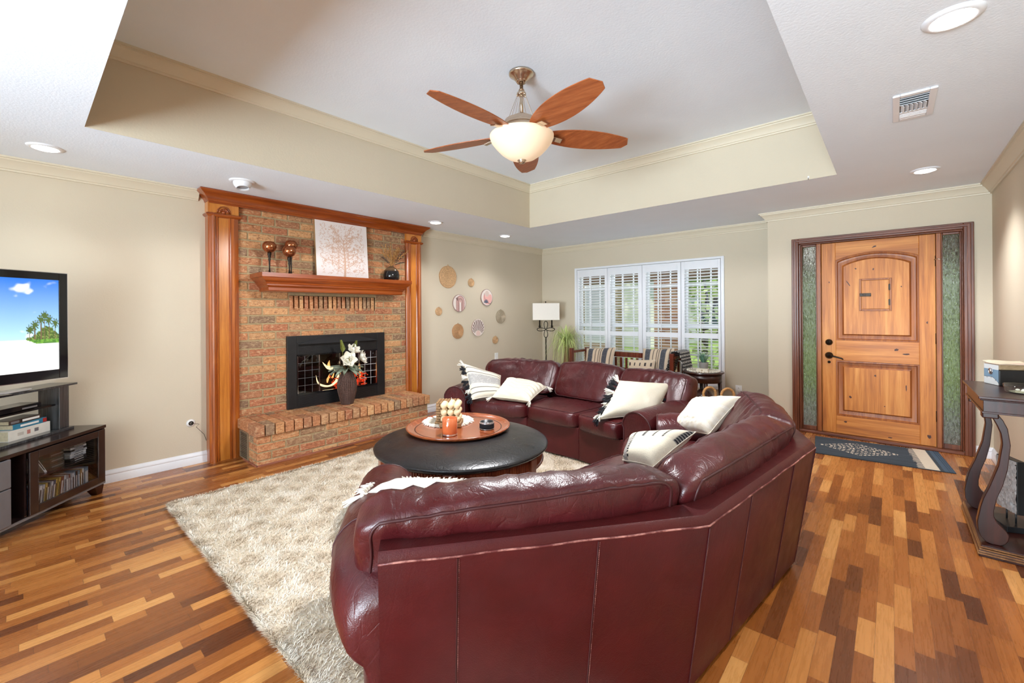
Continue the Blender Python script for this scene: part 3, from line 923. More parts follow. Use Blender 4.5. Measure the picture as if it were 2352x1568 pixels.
# cornice
b = MB()
COR = [(0, 0), (.004, .012), (.012, .016), (.015, .028), (.022, .04), (.045, .066), (.066, .082), (.076, .09), (.082, .096), (.082, .108)]
b.wrap(COR, XL, .108, 1.118, 3.426, 2.323)
sharp(b.build('cornice', 'honeyh', fp), 28)
# mantel
b = MB()
MAN = [(0, 0), (.006, .010), (.006, .036), (.018, .05), (.026, .054), (.026, .066), (.034, .070), (.038, .084), (.055, .098), (.074, .118), (.077, .126), (.086, .130), (.086, .168)]
b.wrap(MAN, XB_ - .055, .288, 1.538, 2.992, 1.541)
MAN_TOP = 1.709
sharp(b.build('mantel', 'honeyh', fp), 28)
# firebox insert
xf = XB_ + .028
ins = MB()
ins.bx(XB_ - .03, xf, FY0, FY0 + .095, FZ0, FZ1); ins.bx(XB_ - .03, xf, FY1 - .10, FY1, FZ0, FZ1)
ins.bx(XB_ - .03, xf, FY0 + .095, FY1 - .10, FZ1 - .075, FZ1)
ins = ins.build('firebox_surround', 'black', fp, bevel=.004)
b = MB()
a0, a1 = FY0 + .095, FY1 - .10
b.bx(XB_ - .03, xf - .006, a0, a1, FZ0, .495)
b.bx(XB_ - .03, xf - .006, a0, a1, .905, FZ1 - .075)
for k in range(9):
    zz = lerp(.385, .47, k / 8); b.bx(xf - .006, xf - .003, a0 + .02, a1 - .02, zz - .002, zz + .002)
    zz = lerp(.925, 1.0, k / 8); b.bx(xf - .006, xf - .003, a0 + .02, a1 - .02, zz - .002, zz + .002)
b.build('vent_panel', 'black', ins)
b = MB()
b.prism([(FY0 + .11, FZ1 - .085), (FY0 + .40, FZ1 - .012), (FY1 - .40, FZ1 - .012), (FY1 - .11, FZ1 - .085)], lambda p, k: (xf - .004 + .05 * k * (1 if p[1] < FZ1 - .05 else .1), p[0], p[1]))
b.build('hood', 'black', ins)
for zz in (.498, .9): MB().bx(xf - .012, xf + .002, a0, a1, zz - .008, zz + .008).build('door_rail', 'blackgloss', ins)
nd = 4
for i in range(nd):
    y0 = lerp(a0 + .006, a1 - .006, i / nd); y1 = lerp(a0 + .006, a1 - .006, (i + 1) / nd)
    g = MB().bx(xf - .012, xf - .009, y0 + .003, y1 - .003, .507, .891).build('glass_door', 'fireglass', ins)
    for y in (y0 + .003, y1 - .003): MB().bx(xf - .012, xf - .003, y - .0022, y + .0022, .507, .891).build('door_edge', 'chrome', g)
    if i in (0, 3):
        b = MB()
        for j in range(1, 5): zz = lerp(.507, .891, j / 5); b.bx(xf - .0088, xf - .007, y0 + .004, y1 - .004, zz - .0016, zz + .0016)
        for j in range(1, 3): yy = lerp(y0, y1, j / 3); b.bx(xf - .0088, xf - .007, yy - .0014, yy + .0014, .508, .89)
        b.build('came_and_reflection_grid', plain('grey_came', S(120, 124, 128), .4, .5) if i == 0 else 'white', g)  # white grid on the last pane is a painted window reflection
b = MB()
fx = XL - .32
b.bx(fx, fx + .01, 1.86, 2.79, .42, 1.0); b.bx(fx, XB_ - .03, 1.80, 1.86, .40, 1.02); b.bx(fx, XB_ - .03, 2.79, 2.85, .40, 1.02)
b.bx(fx, XB_ - .03, 1.86, 2.79, .40, .42); b.bx(fx, XB_ - .03, 1.86, 2.79, 1.0, 1.02)
b.build('firebox', plain('sooty_firebrick', (.012, .011, .01), .9, vary=.4, scale=20), ins)
lg = random.Random(3)
for i, (y0, y1, x, zz, r) in enumerate(((1.98, 2.68, -4.74, .47, .045), (2.05, 2.72, -4.86, .48, .05), (2.1, 2.6, -4.80, .545, .04))):
    b = MB(); b.tube([(x + .02 * lg.random(), lerp(y0, y1, q / 6), zz + .015 * lg.random()) for q in range(7)], [r * (.85 + .3 * lg.random()) for q in range(7)], 9)
    b.build('log', plain('charred_log', (.03, .018, .012), .9, vary=.5, scale=30), ins, True)
M['flame'] = emit('flame', (1.0, .50, .16), 2.6)
M['flametip'] = emit('flame_core', (1.0, .78, .45), 3.2)
M['ember'] = emit('ember', (1.0, .10, .03), .9)
def flame(path, w, mat='flame'):
    P_ = [Vector(p) for p in path]; pts = []; ws = []
    for i in range(len(P_) - 1):
        p0, p1, p2, p3 = P_[max(i - 1, 0)], P_[i], P_[i + 1], P_[min(i + 2, len(P_) - 1)]
        for q in range(6):
            t_ = q / 6
            pts.append(.5 * (2 * p1 + (p2 - p0) * t_ + (2 * p0 - 5 * p1 + 4 * p2 - p3) * t_ ** 2 + (3 * p1 - p0 - 3 * p2 + p3) * t_ ** 3))
            ws.append(lerp(w[i], w[i + 1], t_ * t_ * (3 - 2 * t_)))
    pts.append(P_[-1]); ws.append(w[-1])
    b = MB(); b.tube(pts, ws, 9); b.build('flame', mat, ins, True)
flame([(-4.70, 2.12, .66), (-4.70, 2.14, .58), (-4.70, 2.19, .54), (-4.70, 2.26, .525), (-4.70, 2.32, .545), (-4.70, 2.37, .60), (-4.70, 2.385, .68)], [.001, .007, .011, .009, .012, .017, .002], 'flametip')
flame([(-4.76, 2.22, .79), (-4.76, 2.255, .745), (-4.76, 2.29, .72), (-4.76, 2.36, .70), (-4.76, 2.44, .71), (-4.76, 2.5, .73)], [.001, .010, .020, .015, .007, .001], 'flametip')
flame([(-4.78, 2.31, .80), (-4.78, 2.30, .75), (-4.78, 2.31, .71)], [.002, .014, .02])
flame([(-4.80, 2.54, .82), (-4.80, 2.565, .77), (-4.80, 2.545, .72), (-4.80, 2.5, .7)], [.002, .015, .014, .004])
for q in range(9):
    yq = 2.24 + .05 * q + .03 * lg.random(); hq = .06 + .13 * lg.random(); xq = -4.72 - .1 * lg.random(); lq = .05 * (lg.random() - .5)
    flame([(xq, yq, .56), (xq, yq + lq * .3, .56 + hq * .35), (xq, yq + lq, .56 + hq * .7), (xq, yq + lq * 1.6, .56 + hq)], [.006, .012, .006, .0008])
b = MB()
for k in range(260):
    b.ball((-4.78 + .12 * lg.random(), 2.30 + .42 * lg.random(), .50 + .13 * lg.random() ** 1.6), .005 + .008 * lg.random(), 6, s=(1, 1.3, .8))
o = b.build('ember_bed', 'ember', ins, True); o['kind'] = 'stuff'

# ------------------------------------------------------------ on the mantel
M['amberglass'] = plain('bronze_mercury_glass', S(170, 104, 66), .16, .85, vary=.5, scale=18)
def goblet(y, top, r, label, x=-4.46):
    t = thing('candle_goblet', label, 'candle holder', (x, y, MAN_TOP), 'goblet candle holders on the mantel')
    b = MB(); zb = top - 2 * r * .88
    b.lathe([(.035, MAN_TOP), (.034, MAN_TOP + .006), (.010, MAN_TOP + .014), (.006, MAN_TOP + .05), (.007, zb - .09), (.011, zb - .06), (.008, zb - .05), (.014, zb - .04), (.012, zb - .03), (.018, zb - .02), (.016, zb - .01), (.02, zb)], (x, y, 0), 16)
    b.build('stem', 'bronze', t, True)
    b = MB()
    pr = [(r * math.sin(a), zb + r * .95 - r * .95 * math.cos(a)) for a in [PI * q / 14 for q in range(1, 12)]]
    b.lathe([(.012, zb)] + pr + [(q - .004, z) for q, z in reversed(pr)], (x, y, 0), 24)
    b.build('cup', 'amberglass', t, True)
goblet(1.577, 2.02, .062, 'bronze glass candle goblet at the left end of the mantel')
goblet(1.742, 1.99, .062, 'shortest bronze glass goblet, in front of the tallest one on the mantel', -4.42)
goblet(1.80, 2.062, .06, 'tallest bronze glass goblet beside the tree canvas on the mantel', -4.52)

# tree canvas
CAN = S(233, 223, 218); INK = S(208, 170, 146); INK2 = S(222, 186, 166)
t = thing('tree_canvas', 'square white canvas with a tan flowering tree print leaning on the mantel', 'picture', (-4.54, 2.36, MAN_TOP))
cy0, cy1, cz1 = 2.055, 2.65, 2.335
N = 150
img = [[0] * N for _ in range(N)]
def plot(u, v, r, val=1.0):
    for i in range(max(0, int((u - r) * N)), min(N, int((u + r) * N) + 2)):
        for j in range(max(0, int((v - r) * N)), min(N, int((v + r) * N) + 2)):
            if math.hypot(i / N - u, j / N - v) < r: img[i][j] = max(img[i][j], val)
ar = random.Random(11)
def stroke(p, ang, ln, bend, r0, depth):
    u, v = p
    for s in range(int(ln * 200)):
        u += math.cos(ang) / 200; v += math.sin(ang) / 200; ang += bend / 200
        if not (.06 < u < .94 and .04 < v < .95): return
        plot(u, v, r0 * (1 - s / (ln * 200) * .5))
        if depth and s % 7 == 3:
            sd = ar.choice((-1, 1)); stroke((u, v), ang + sd * 1.0, .035 + .02 * ar.random(), -sd * 6, .0045, 0)
        if depth and s % 26 == 20:
            plot(u + .03 * math.cos(ang + 1.5), v + .03 * math.sin(ang + 1.5), .012 + .012 * ar.random(), .8)
for s in range(150): plot(.52 + .012 * math.sin(s / 40), .03 + s / 230, .020 * (1 - s / 190) + .004)
for k in range(9):
    v = .16 + k * .062
    for sd in (-1, 1): stroke((.52, v), PI / 2 - sd * (1.15 - .05 * k), .30 + .12 * ar.random(), sd * (-1.2 + 3.2 * ar.random()), .006, 1)
for k in range(60): plot(.1 + .8 * ar.random(), .1 + .82 * ar.random(), .005 + .014 * ar.random(), .7)
for k in range(620): stroke((.08 + .84 * ar.random(), .08 + .84 * ar.random()), ar.random() * 6.28, .04, 5, .004, 0)
lean = lambda v: .045 * (1 - v)
b = MB()
P = lambda u, v, d=0: (XB_ + .01 + lean(v) + d, lerp(cy0, cy1, u), lerp(MAN_TOP, cz1, v))
b.grid(lambda u, v: P(u, v, .028), N, N, cfn=lambda u, v: tuple(lerp(a, c, img[min(N - 1, int(u * (N - 1) + .5))][min(N - 1, int(v * (N - 1) + .5))]) for a, c in zip(CAN, INK)))
b.build('printed_face', 'vcpaper', t)
b = MB(); b.add([P(u, v, d) for d in (0, .0275) for u in (-.004, 1.004) for v in (0, 1.004)], [(0, 1, 3, 2), (4, 6, 7, 5), (0, 4, 5, 1), (2, 3, 7, 6), (0, 2, 6, 4), (1, 5, 7, 3)])
b.build('frame', wood('gold_frame', S(130, 96, 58), S(156, 120, 78), S(176, 140, 96), 2, .5), t)

# vase with dried stems
t = thing('mantel_vase', 'round black and bronze glazed vase of dried stems on the mantel', 'vase', (-4.46, 2.915, MAN_TOP))
m = NT('two_tone_glaze'); g = m.n('ShaderNodeTexCoord'); sx = m.n('ShaderNodeSeparateXYZ'); m.l(g.outputs['Object'], sx.inputs[0])
M['glaze'] = m.set(m.ramp(m.math('ADD', m.math('MULTIPLY', sx.outputs[2], 5.0), m.math('MULTIPLY', m.noise(m.coord(), 12), .1)), [(.58, S(24, 22, 22)), (.74, S(110, 84, 58)), (.9, S(70, 54, 40))]), .1)
b = MB(); b.lathe([(.03, MAN_TOP), (.075, MAN_TOP), (.092, MAN_TOP + .03), (.094, MAN_TOP + .07), (.084, MAN_TOP + .115), (.058, MAN_TOP + .15), (.032, MAN_TOP + .165), (.027, MAN_TOP + .172), (.02, MAN_TOP + .165)], (-4.46, 2.915, 0), 32)
b.build('body', 'glaze', t, True)
vr = random.Random(5)
b = MB(); b2 = MB()
for k in range(26):
    a = vr.uniform(-.55, .75); ln = vr.uniform(.12, .30); dx = vr.uniform(-.03, .05)
    p0 = Vector((-4.46, 2.915, MAN_TOP + .165)); pts = [p0 + Vector((dx * q, ln * math.sin(a) * q * (1 + .3 * q), ln * math.cos(a) * q)) for q in (0, .3, .6, .85, 1)]
    b.tube(pts, [.0022, .002, .002, .004, .001], 4)
    for q in range(9):
        p = pts[2].lerp(pts[4], q / 9); d = Vector((vr.gauss(0, 1), vr.gauss(0, 1), vr.gauss(0, 1) + .8)).normalized() * .022
        e = d.orthogonal().normalized() * .005
        b.add([p, p + d * .5 + e, p + d, p + d * .5 - e], [(0, 1, 2, 3)])
for a, ln in ((.85, .2), (.7, .26), (-.9, .16), (1.2, .17)):
    pts = [Vector((-4.46, 2.915, MAN_TOP + .165)) + Vector((.01, ln * math.sin(a) * q, ln * math.cos(a) * q + .03 * q * (1 - q))) for q in [i / 8 for i in range(9)]]
    b2.tube(pts, .0016, 4)
    for q in pts[3:]:
        for s in (-1, 1): b2.ball(q + Vector((.008 * s, .004 * s, .006)), .0065, 6)
b.build('dried_stems', 'dry', t); b2.build('berry_twigs', 'darkberry', t)

# ------------------------------------------------------------ hearth vase with magnolias
vx, vy_, vz = -4.40, 2.318, .359
t = thing('wicker_vase', 'brown woven wicker vase of white magnolias standing on the hearth', 'vase', (vx, vy_, vz))
m = NT('woven_brown'); wv = m.n('ShaderNodeTexWave', bands_direction='Z'); wv.inputs['Scale'].default_value = 42; wv.inputs['Distortion'].default_value = .6
m.l(m.coord(), wv.inputs['Vector']); M['woven'] = m.set(m.ramp(wv.outputs['Fac'], [(.2, S(44, 28, 24)), (.8, S(112, 82, 72))]), .4); m.bump(wv.outputs['Fac'], .8, .006)
VP = [(.058, 0), (.062, .01), (.075, .06), (.094, .14), (.099, .20), (.09, .26), (.066, .31), (.054, .335), (.056, .35), (.048, .35)]
b = MB(); b.lathe([(r, vz + z) for r, z in VP], (vx, vy_, 0), 36)
b.build('body', 'woven', t, True)
b = MB()
for k in range(30):
    a = 2 * PI * k / 30
    b.tube([(vx + (r + .001) * math.cos(a), vy_ + (r + .001) * math.sin(a), vz + z) for r, z in VP[:-1]], .0024, 4)
b.build('rib', plain('pale_reed', S(104, 78, 68), .35), t, True)
def petal(b, c, d, up, ln, w, cup, n=7):
    d = Vector(d).normalized(); up = Vector(up); up = (up - d * up.dot(d)).normalized(); s = d.cross(up)
    def fn(u, v):
        wv_ = w * math.sin(PI * min(.97, .12 + .85 * u)) ** .7 * (v - .5)
        return Vector(c) + d * ln * u + s * wv_ + up * (cup * ln * u * u + 1.6 * abs(v - .5) ** 2 * w * .8)
    b.grid(fn, n, 5)
def magnolia(c, ax, sz):
    ax = Vector(ax).normalized(); e = ax.orthogonal().normalized(); f = ax.cross(e); b = MB()
    for k in range(6):
        a = 2 * PI * k / 6; d = e * math.cos(a) + f * math.sin(a)
        petal(b, c, d + ax * .25, ax, sz, sz * .8, .35)
    for k in range(4):
        a = 2 * PI * (k + .4) / 4; d = e * math.cos(a) + f * math.sin(a)
        petal(b, c, d * .5 + ax, -d, sz * .8, sz * .7, .1)
    o = b.build('magnolia', 'petal', t, True)
    MB().ball(tuple(Vector(c) + ax * .02), .014, 8).build('flower_centre', plain('flower_yellow', S(196, 180, 90), .7), o, True)
fz = vz + .46
magnolia((vx + .07, vy_ - .02, fz + .01), (.9, -.35, .35), .10)
magnolia((vx + .03, vy_ + .045, fz + .09), (.6, .1, .8), .085)
magnolia((vx + .04, vy_ + .12, fz + .02), (.6, .75, .3), .085)
b = MB(); b3 = MB()
lr = random.Random(9)
for k in range(26):
    a = lr.uniform(0, 2 * PI); d = Vector((math.cos(a) * .8 + .25, math.sin(a), lr.uniform(-.25, .35)))
    c = Vector((vx, vy_, vz + .36 + .06 * lr.random()))
    petal(b, c, d, (0, 0, 1), lr.uniform(.10, .19), .05, -.25)
for k in range(14):
    a = lr.uniform(0, 2 * PI); d = Vector((math.cos(a) * .5, math.sin(a) * .5, 1)); c = Vector((vx, vy_, vz + .33))
    petal(b3, c, d, (math.cos(a), math.sin(a), 0), .14, .03, .2)
b.build('grey_leaves', 'sage', t, True); b3.build('brown_leaves', plain('olive_brown_leaf', S(86, 66, 34), .6, vary=.3), t, True)
b = MB()
for yy, hh, tl in ((-.055, .675, -.02), (.085, .66, .02)):
    p0 = Vector((vx, vy_ + yy * .3, vz + .35)); p1 = Vector((vx + .01, vy_ + yy + tl, vz + hh + .01))
    b.tube([p0, p0.lerp(p1, .5), p1], .002, 4)
    for q in range(13):
        c = p0.lerp(p1, .62 + .38 * q / 13)
        for s in (-1, 1): petal(b, c, (0.1, s * .55, .8), (1, 0, .2), .045 * (1.15 - q / 16), .012, .1, 4)
b.build('fern_tip', 'olive', t, True)

# ------------------------------------------------------------ wall decorations and plates on the left wall
def basket_plate(y, z, d, label, cols):
    b = MB(); r = d / 2; rr_ = random.Random(int(y * 1000)); R_ = 26 if d > .2 else 12; A = 84 if d > .2 else 44
    tb = [[rr_.random() for _ in range(A)] for _ in range(R_ + 1)]
    def fn(u, v):
        q = r * u; a = 2 * PI * v
        return (XL + .018 - .008 * u * u + .003 * math.sin(u * R_ * PI), y + q * math.cos(a) * (1 + .012 * math.sin(7 * a)), z + q * math.sin(a))
    def cf(u, v):
        k = .80 + .5 * tb[int(u * R_)][int(v * (A - .01)) % A]; k *= .88 + .12 * math.cos(u * R_ * PI)
        c = cols[int(u * R_ * .5) % len(cols)]
        return tuple(min(1, x * k) for x in c)
    b.grid(fn, R_ * 2 + 1, A, cv=True, cfn=cf)
    b.grid(lambda u, v: (XL + lerp(.010, .0005, u), y + r * math.cos(2 * PI * v) * (1 + .012 * math.sin(14 * PI * v)), z + r * math.sin(2 * PI * v)), 2, A, cv=True, cfn=lambda u, v: tuple(x * .8 for x in cols[0]))
    b.tube([(XL + .008, y - .012 * r / .15, z + r), (XL + .008, y, z + r + .02 * r / .15), (XL + .008, y + .012 * r / .15, z + r)], .0025, 5, col=cols[0])
    tag(b.build('woven_wall_basket', 'vc', smooth=True), label, 'wall decoration', 'woven discs on the left wall')
TAN = S(206, 164, 118); TAN2 = S(216, 180, 138); GR = S(182, 166, 140)
basket_plate(3.952, 1.829, .31, 'largest woven seagrass disc, top left of the wall decorations', [TAN, TAN2])
basket_plate(4.397, 1.771, .122, 'small woven disc at the top of the wall group, right of the largest', [TAN, TAN2])
basket_plate(3.785, 1.348, .113, 'small woven disc at the far left of the wall group, nearest the fireplace', [TAN2, TAN])
basket_plate(5.033, 1.263, .214, 'greyish woven disc at the right of the wall group, nearest the lamp', [GR, S(196, 182, 158)])
basket_plate(4.13, 1.064, .212, 'tan woven disc at the bottom left of the wall group', [S(196, 148, 106), TAN])
basket_plate(4.904, .90, .12, 'small woven disc lowest of the wall group, above the switch plate', [TAN, TAN2])
def plaque(y, z, d, label, art):
    b = MB(); r = d / 2
    def fn(u, v): return (XL + .014, y + r * u * math.cos(2 * PI * v), z + r * u * math.sin(2 * PI * v))
    def cf(u, v):
        q = u * 1.0; return art(q * math.cos(2 * PI * v), q * math.sin(2 * PI * v))
    b.grid(fn, 46, 150, cv=True, cfn=cf)
    b.grid(lambda u, v: (XL + lerp(.014, .0005, u), y + r * math.cos(2 * PI * v), z + r * math.sin(2 * PI * v)), 2, 60, cv=True, cfn=lambda u, v: S(150, 120, 108))
    tag(b.build('round_plaque', 'vcplaque'), label, 'wall decoration', 'painted round plaques on the left wall')
PW = S(230, 218, 210); PD = S(122, 92, 88); PP = S(208, 172, 164)
def art_arch(x, y):
    if x * x + y * y > .9: return PD if x * x + y * y < .97 else PW
    c = PW
    ax = (x - .12)
    if y < .15: q = abs(ax)
    else: q = math.hypot(ax, (y - .15) * .9)
    if .14 < q < .62: c = PP if int((q - .14) / .12) % 2 == 0 else S(196, 152, 146)
    for e in (.14, .26, .38, .62):
        if abs(q - e) < .02: c = PD
    if q < .16 and y > -.05 and math.hypot(ax, y + .05) > .16 and y < .3: c = PP
    for k in range(4):
        a = 2.2 - .28 * k; u = (x + .3) * math.cos(a) + (y - .25) * math.sin(a); w = -(x + .3) * math.sin(a) + (y - .25) * math.cos(a)
        if 0 < u < .5 and abs(w) < .05 * math.sin(PI * u / .5): c = PD
    return c
def art_blush(x, y):
    rr_ = x * x + y * y
    if rr_ > .9: return PD if rr_ < .97 else PW
    c = PW
    if math.hypot(x - .12, y + .1) < .75 and y < .38: c = S(236, 180, 172)
    if math.hypot(x, y - .45) < .36: c = S(228, 206, 196) if int(math.hypot(x, y - .45) * 22) % 2 else S(196, 176, 166)
    if abs(math.hypot(x - .55, y - .25) - 1.0) < .03 and y < .5: c = PD
    for k in range(7):
        a = .2 + .45 * k; u = (x + .15) * math.cos(a) + (y + .65) * math.sin(a); w = -(x + .15) * math.sin(a) + (y + .65) * math.cos(a)
        if 0 < u < .42 and abs(w) < .055: c = S(96, 100, 118)
    return c
def art_sun(x, y):
    rr_ = x * x + y * y
    if rr_ > .93: return PW
    if math.hypot(x + .02, y + .68) < .34: return S(226, 196, 186)
    a = math.atan2(y + .95, x + .02); q = math.hypot(x + .02, y + .95)
    if q > .62 and y > -.62:
        f = (a / PI * 17) % 1
        if abs(f - .5) < .27 and rr_ < .86: return S(120, 94, 88)
    return PW
plaque(4.159, 1.466, .25, 'round plaque painted with a pink arch and leaves, centre of the wall group', art_arch)
plaque(4.718, 1.56, .252, 'round blush plaque with grey leaves, upper right of the wall group', art_blush)
plaque(4.528, 1.105, .254, 'round plaque with fan shaped sun rays, lower middle of the wall group', art_sun)

def plate_x(name, y, z, w, h, label, kind):
    t = thing(name, label, 'wall plate', (XL, y, z - h / 2))
    MB().bx(XL, XL + .006, y - w / 2, y + w / 2, z - h / 2, z + h / 2).build('plate', 'whitem', t, bevel=.002)
    for q in (-.33, .33): MB().lathe([(.0001, .0075), (.003, .007), (.003, .006)], (XL, y, z + h * q), 8, axis='x').build('screw', 'greyedge', t)
plate_x('blank_plate', 4.93, .64, .072, .118, 'beige blank wall plate just above the back of the rear sofa', 0)
t = thing('cable_jack', 'round white cable jack with a thin wire, low on the wall left of the fireplace', 'wall plate', (XL, .995, .33))
b = MB(); b.lathe([(.0001, .010), (.016, .010), (.033, .005), (.034, 0)], (XL, .995, .367), 24, axis='x'); b.build('plate', 'whitem', t, True)
b = MB(); b.lathe([(.0001, .018), (.006, .018), (.006, .01)], (XL, .995, .367), 10, axis='x'); b.lathe([(.009, .0125), (.019, .0125)], (XL, .995, .367), 16, axis='x', cap=False); b.build('socket', 'bronze', t)
b = MB(); b.tube([(XL + .02, 1.0, .366), (XL + .035, 1.05, .352), (XL + .02, 1.03, .33), (XL + .015, 1.09, .25), (XL + .01, 1.108, .19)], .0018, 5); b.build('wire', 'bronze', t)
t = thing('wall_outlet', 'white double outlet low on the far wall right of the end table', 'outlet', (-1.492, YW, .25))
MB().bx(-1.53, -1.455, YW - .006, YW, .245, .365).build('plate', 'whitem', t, bevel=.002)
for zz in (.277, .333): MB().lathe([(.0001, -.009), (.015, -.0085), (.016, -.006)], (-1.492, YW, zz), 14, axis='y').build('socket', 'whitem', t, True)
b = MB()
for zz in (.277, .333):
    for q in (-.006, .006): b.bx(-1.492 + q - .0012, -1.492 + q + .0012, YW - .0095, YW - .0086, zz - .002, zz + .006)
    b.bx(-1.494, -1.49, YW - .0095, YW - .0086, zz - .009, zz - .005)
b.build('slot', 'black', t)
# ------------------------------------------------------------ television corner
SA = Vector((-4.442, .417, 0)); Sl = Vector((.745, -.667, 0)); Sn = Vector((.667, .745, 0))
SM = Matrix(((Sl.x, -Sn.x, 0, SA.x), (Sl.y, -Sn.y, 0, SA.y), (0, 0, 1, 0), (0, 0, 0, 1)))   # (along, into, up) -> world
CL = 1.5
tvs = thing('media_cabinet', 'low dark espresso media cabinet with a glass door, angled across the left of the room', 'cabinet', SM @ Vector((CL / 2, .16, 0)))
b = MB(); b.bx(-.005, CL + .005, -.008, .33, .483, .505, mat=SM); b.build('cabinet_top', 'espresso', tvs, bevel=.002)
b = MB()
b.bx(0, .018, 0, .31, .07, .483, mat=SM); b.bx(CL - .018, CL, 0, .31, .07, .483, mat=SM); b.bx(.018, CL - .018, .30, .31, .07, .483, mat=SM)
b.bx(.018, CL - .018, 0, .30, .07, .088, mat=SM)
for s in (.592, .69): b.bx(s - .009, s + .009, .004, .30, .088, .483, mat=SM)
b.build('carcass', 'espresso', tvs)
MB().bx(0, CL, -.004, .0, .07, .085, mat=SM).build('silver_edge', 'greyedge', tvs)
MB().bx(.018, .583, .02, .30, .287, .297, mat=SM).build('inner_shelf', 'espresso', tvs)
fr = MB()
fr.bx(.018, .078, -.018, -.004, .09, .478, mat=SM); fr.bx(.53, .588, -.018, -.004, .09, .478, mat=SM)
fr.bx(.078, .53, -.018, -.004, .09, .138, mat=SM); fr.bx(.078, .53, -.018, -.004, .432, .478, mat=SM)
dr_ = fr.build('door', 'espresso', tvs, bevel=.003)
MB().bx(.074, .534, -.011, -.008, .134, .436, mat=SM).build('door_glass', 'cabglass', dr_)
M['drawergrey'] = plain('grey_sheen_drawer', S(120, 122, 128), .3, .3, vary=.05)
for z0, z1 in ((.09, .306), (.312, .478)):
    MB().bx(.70, 1.08, -.018, -.004, z0, z1, mat=SM).build('drawer', 'drawergrey', tvs, bevel=.003)
MB().bx(1.10, CL - .018, -.018, -.004, .09, .478, mat=SM).build('left_door', 'espresso', tvs, bevel=.003)
for s, d in ((.06, .03), (.06, .28), (CL - .06, .03), (CL - .06, .28)):
    b = MB(); k = -1 if s < .5 else 1
    vs = [SM @ Vector((s + k * q * .025 + u * w, d + v * w, z)) for z, q, w in ((0, 1, .022), (.07, 0, .04)) for u in (-1, 1) for v in (-1, 1)]
    b.add(vs, [(0, 1, 3, 2), (4, 6, 7, 5), (0, 4, 5, 1), (2, 3, 7, 6), (0, 2, 6, 4), (1, 5, 7, 3)]); b.build('foot', 'mahogany', tvs, bevel=.003)
# cases inside the cabinet
dv = random.Random(12)
DC = [S(200, 205, 212), S(60, 62, 72), S(150, 150, 155), S(44, 40, 44), S(196, 170, 90), S(110, 140, 160), S(120, 70, 60), S(224, 224, 224), S(70, 90, 120), S(160, 130, 90)]
def dcase(pos, sz, lean, col, label, group, horiz=False):
    m = SM @ Matrix.Translation(pos) @ Matrix.Rotation(lean, 4, 'Y')
    t = thing('disc_case', label, 'disc case', m.translation, group)
    b = MB(); w, d, h = sz
    b.bx(0, w, 0, d, 0, h, mat=m); mt = 'dc_%d' % DC.index(col)
    if mt not in M: M[mt] = plain(mt.replace('dc_', 'case_colour_'), col, .3, vary=.3, scale=60)
    b.build('case', mt, t, bevel=.001)
    b = MB()
    if horiz: b.bx(w * .2, w * .75, -.0006, .0, h * .35, h * .65, mat=m)
    else: b.bx(w * .3, w * .7, -.0006, .0, h * .2, h * .8, mat=m)
    b.build('spine_title', 'whitem' if sum(col) < 1 else 'black', t)
s = .085
G1 = 'disc cases standing on the bottom shelf of the cabinet'
for k in range(24):
    w = dv.choice((.0145, .0145, .0145, .02)); h = dv.choice((.135, .137, .14))
    dcase((s, .04 + .01 * dv.random(), .0885), (w, .13, h), -.10 - .05 * dv.random() if k > 11 else .0, dv.choice(DC), 'disc case standing in the row behind the glass cabinet door', G1)
    s += w + (.0045 if k > 11 else .0012)
    if s > .5: break
z = .2975
for k in range(8):
    dcase((.095 + .01 * dv.random(), .045, z), (.13, .12, .014), 0, dv.choice(DC[:5] + DC[7:]), 'disc case lying in the stack on the upper shelf of the cabinet', 'disc cases stacked on the upper shelf of the cabinet', True); z += .0145
for k, (s0, z0) in enumerate(((.27, .2975), (.27, .336), (.275, .3745))):
    t = thing('black_box', ('bottom', 'middle', 'top')[k] + ' black box of the small stack behind the glass cabinet door', 'box', SM @ Vector((s0 + .05, .1, z0)))
    MB().bx(s0, s0 + .105, .05, .16, z0, z0 + .037, mat=SM).build('body', 'black', t, bevel=.002)
    MB().bx(s0 + .01, s0 + .095, .0485, .05, z0 + .015, z0 + .022, mat=SM).build('stripe', 'greyedge', t)
dcase((.395, .05, .2985), (.015, .13, .13), .55, DC[7], 'white disc case leaning alone on the upper shelf of the cabinet', None)

# riser shelf
r = thing('riser_shelf', 'black three tier riser shelf standing on the media cabinet', 'shelf', SM @ Vector((.6, .24, .505)))
RM = 'risergrey'; M['risergrey'] = wood('black_ash_laminate', S(34, 34, 36), S(60, 62, 64), S(92, 94, 98), 2, .25, coat=.4)
MB().bx(.08, 1.2, .14, .33, .505, .522, mat=SM).build('base_board', RM, r, bevel=.002)
MB().bx(.12, 1.16, .19, .32, .688, .700, mat=SM).build('middle_shelf', 'blackgloss', r, bevel=.002)
MB().bx(.03, 1.25, .155, .34, .818, .832, mat=SM).build('top_board', RM, r, bevel=.002)
for s0, s1, d0, d1 in ((.09, .165, .165, .30), (1.115, 1.19, .165, .30), (.46, .54, .30, .325)):
    MB().bx(s0, s1, d0, d1, .522, .818, mat=SM).build('post', RM, r, bevel=.002)
t = thing('media_player', 'flat glossy black media player on the middle riser shelf', 'media player', SM @ Vector((.45, .26, .70)))
MB().bx(.27, .62, .19, .318, .704, .738, mat=SM).build('body', 'blackgloss', t, bevel=.004)
b = MB(); b.bx(.30, .40, .1885, .19, .712, .722, mat=SM); b.build('front_buttons', 'greyedge', t)
for s in (.29, .6): MB().bx(s - .01, s + .01, .2, .3, .700, .704, mat=SM).build('foot', 'black', t)
t = thing('silver_receiver', 'thin silver box lying on the riser top under the television', 'box', SM @ Vector((.5, .24, .832)))
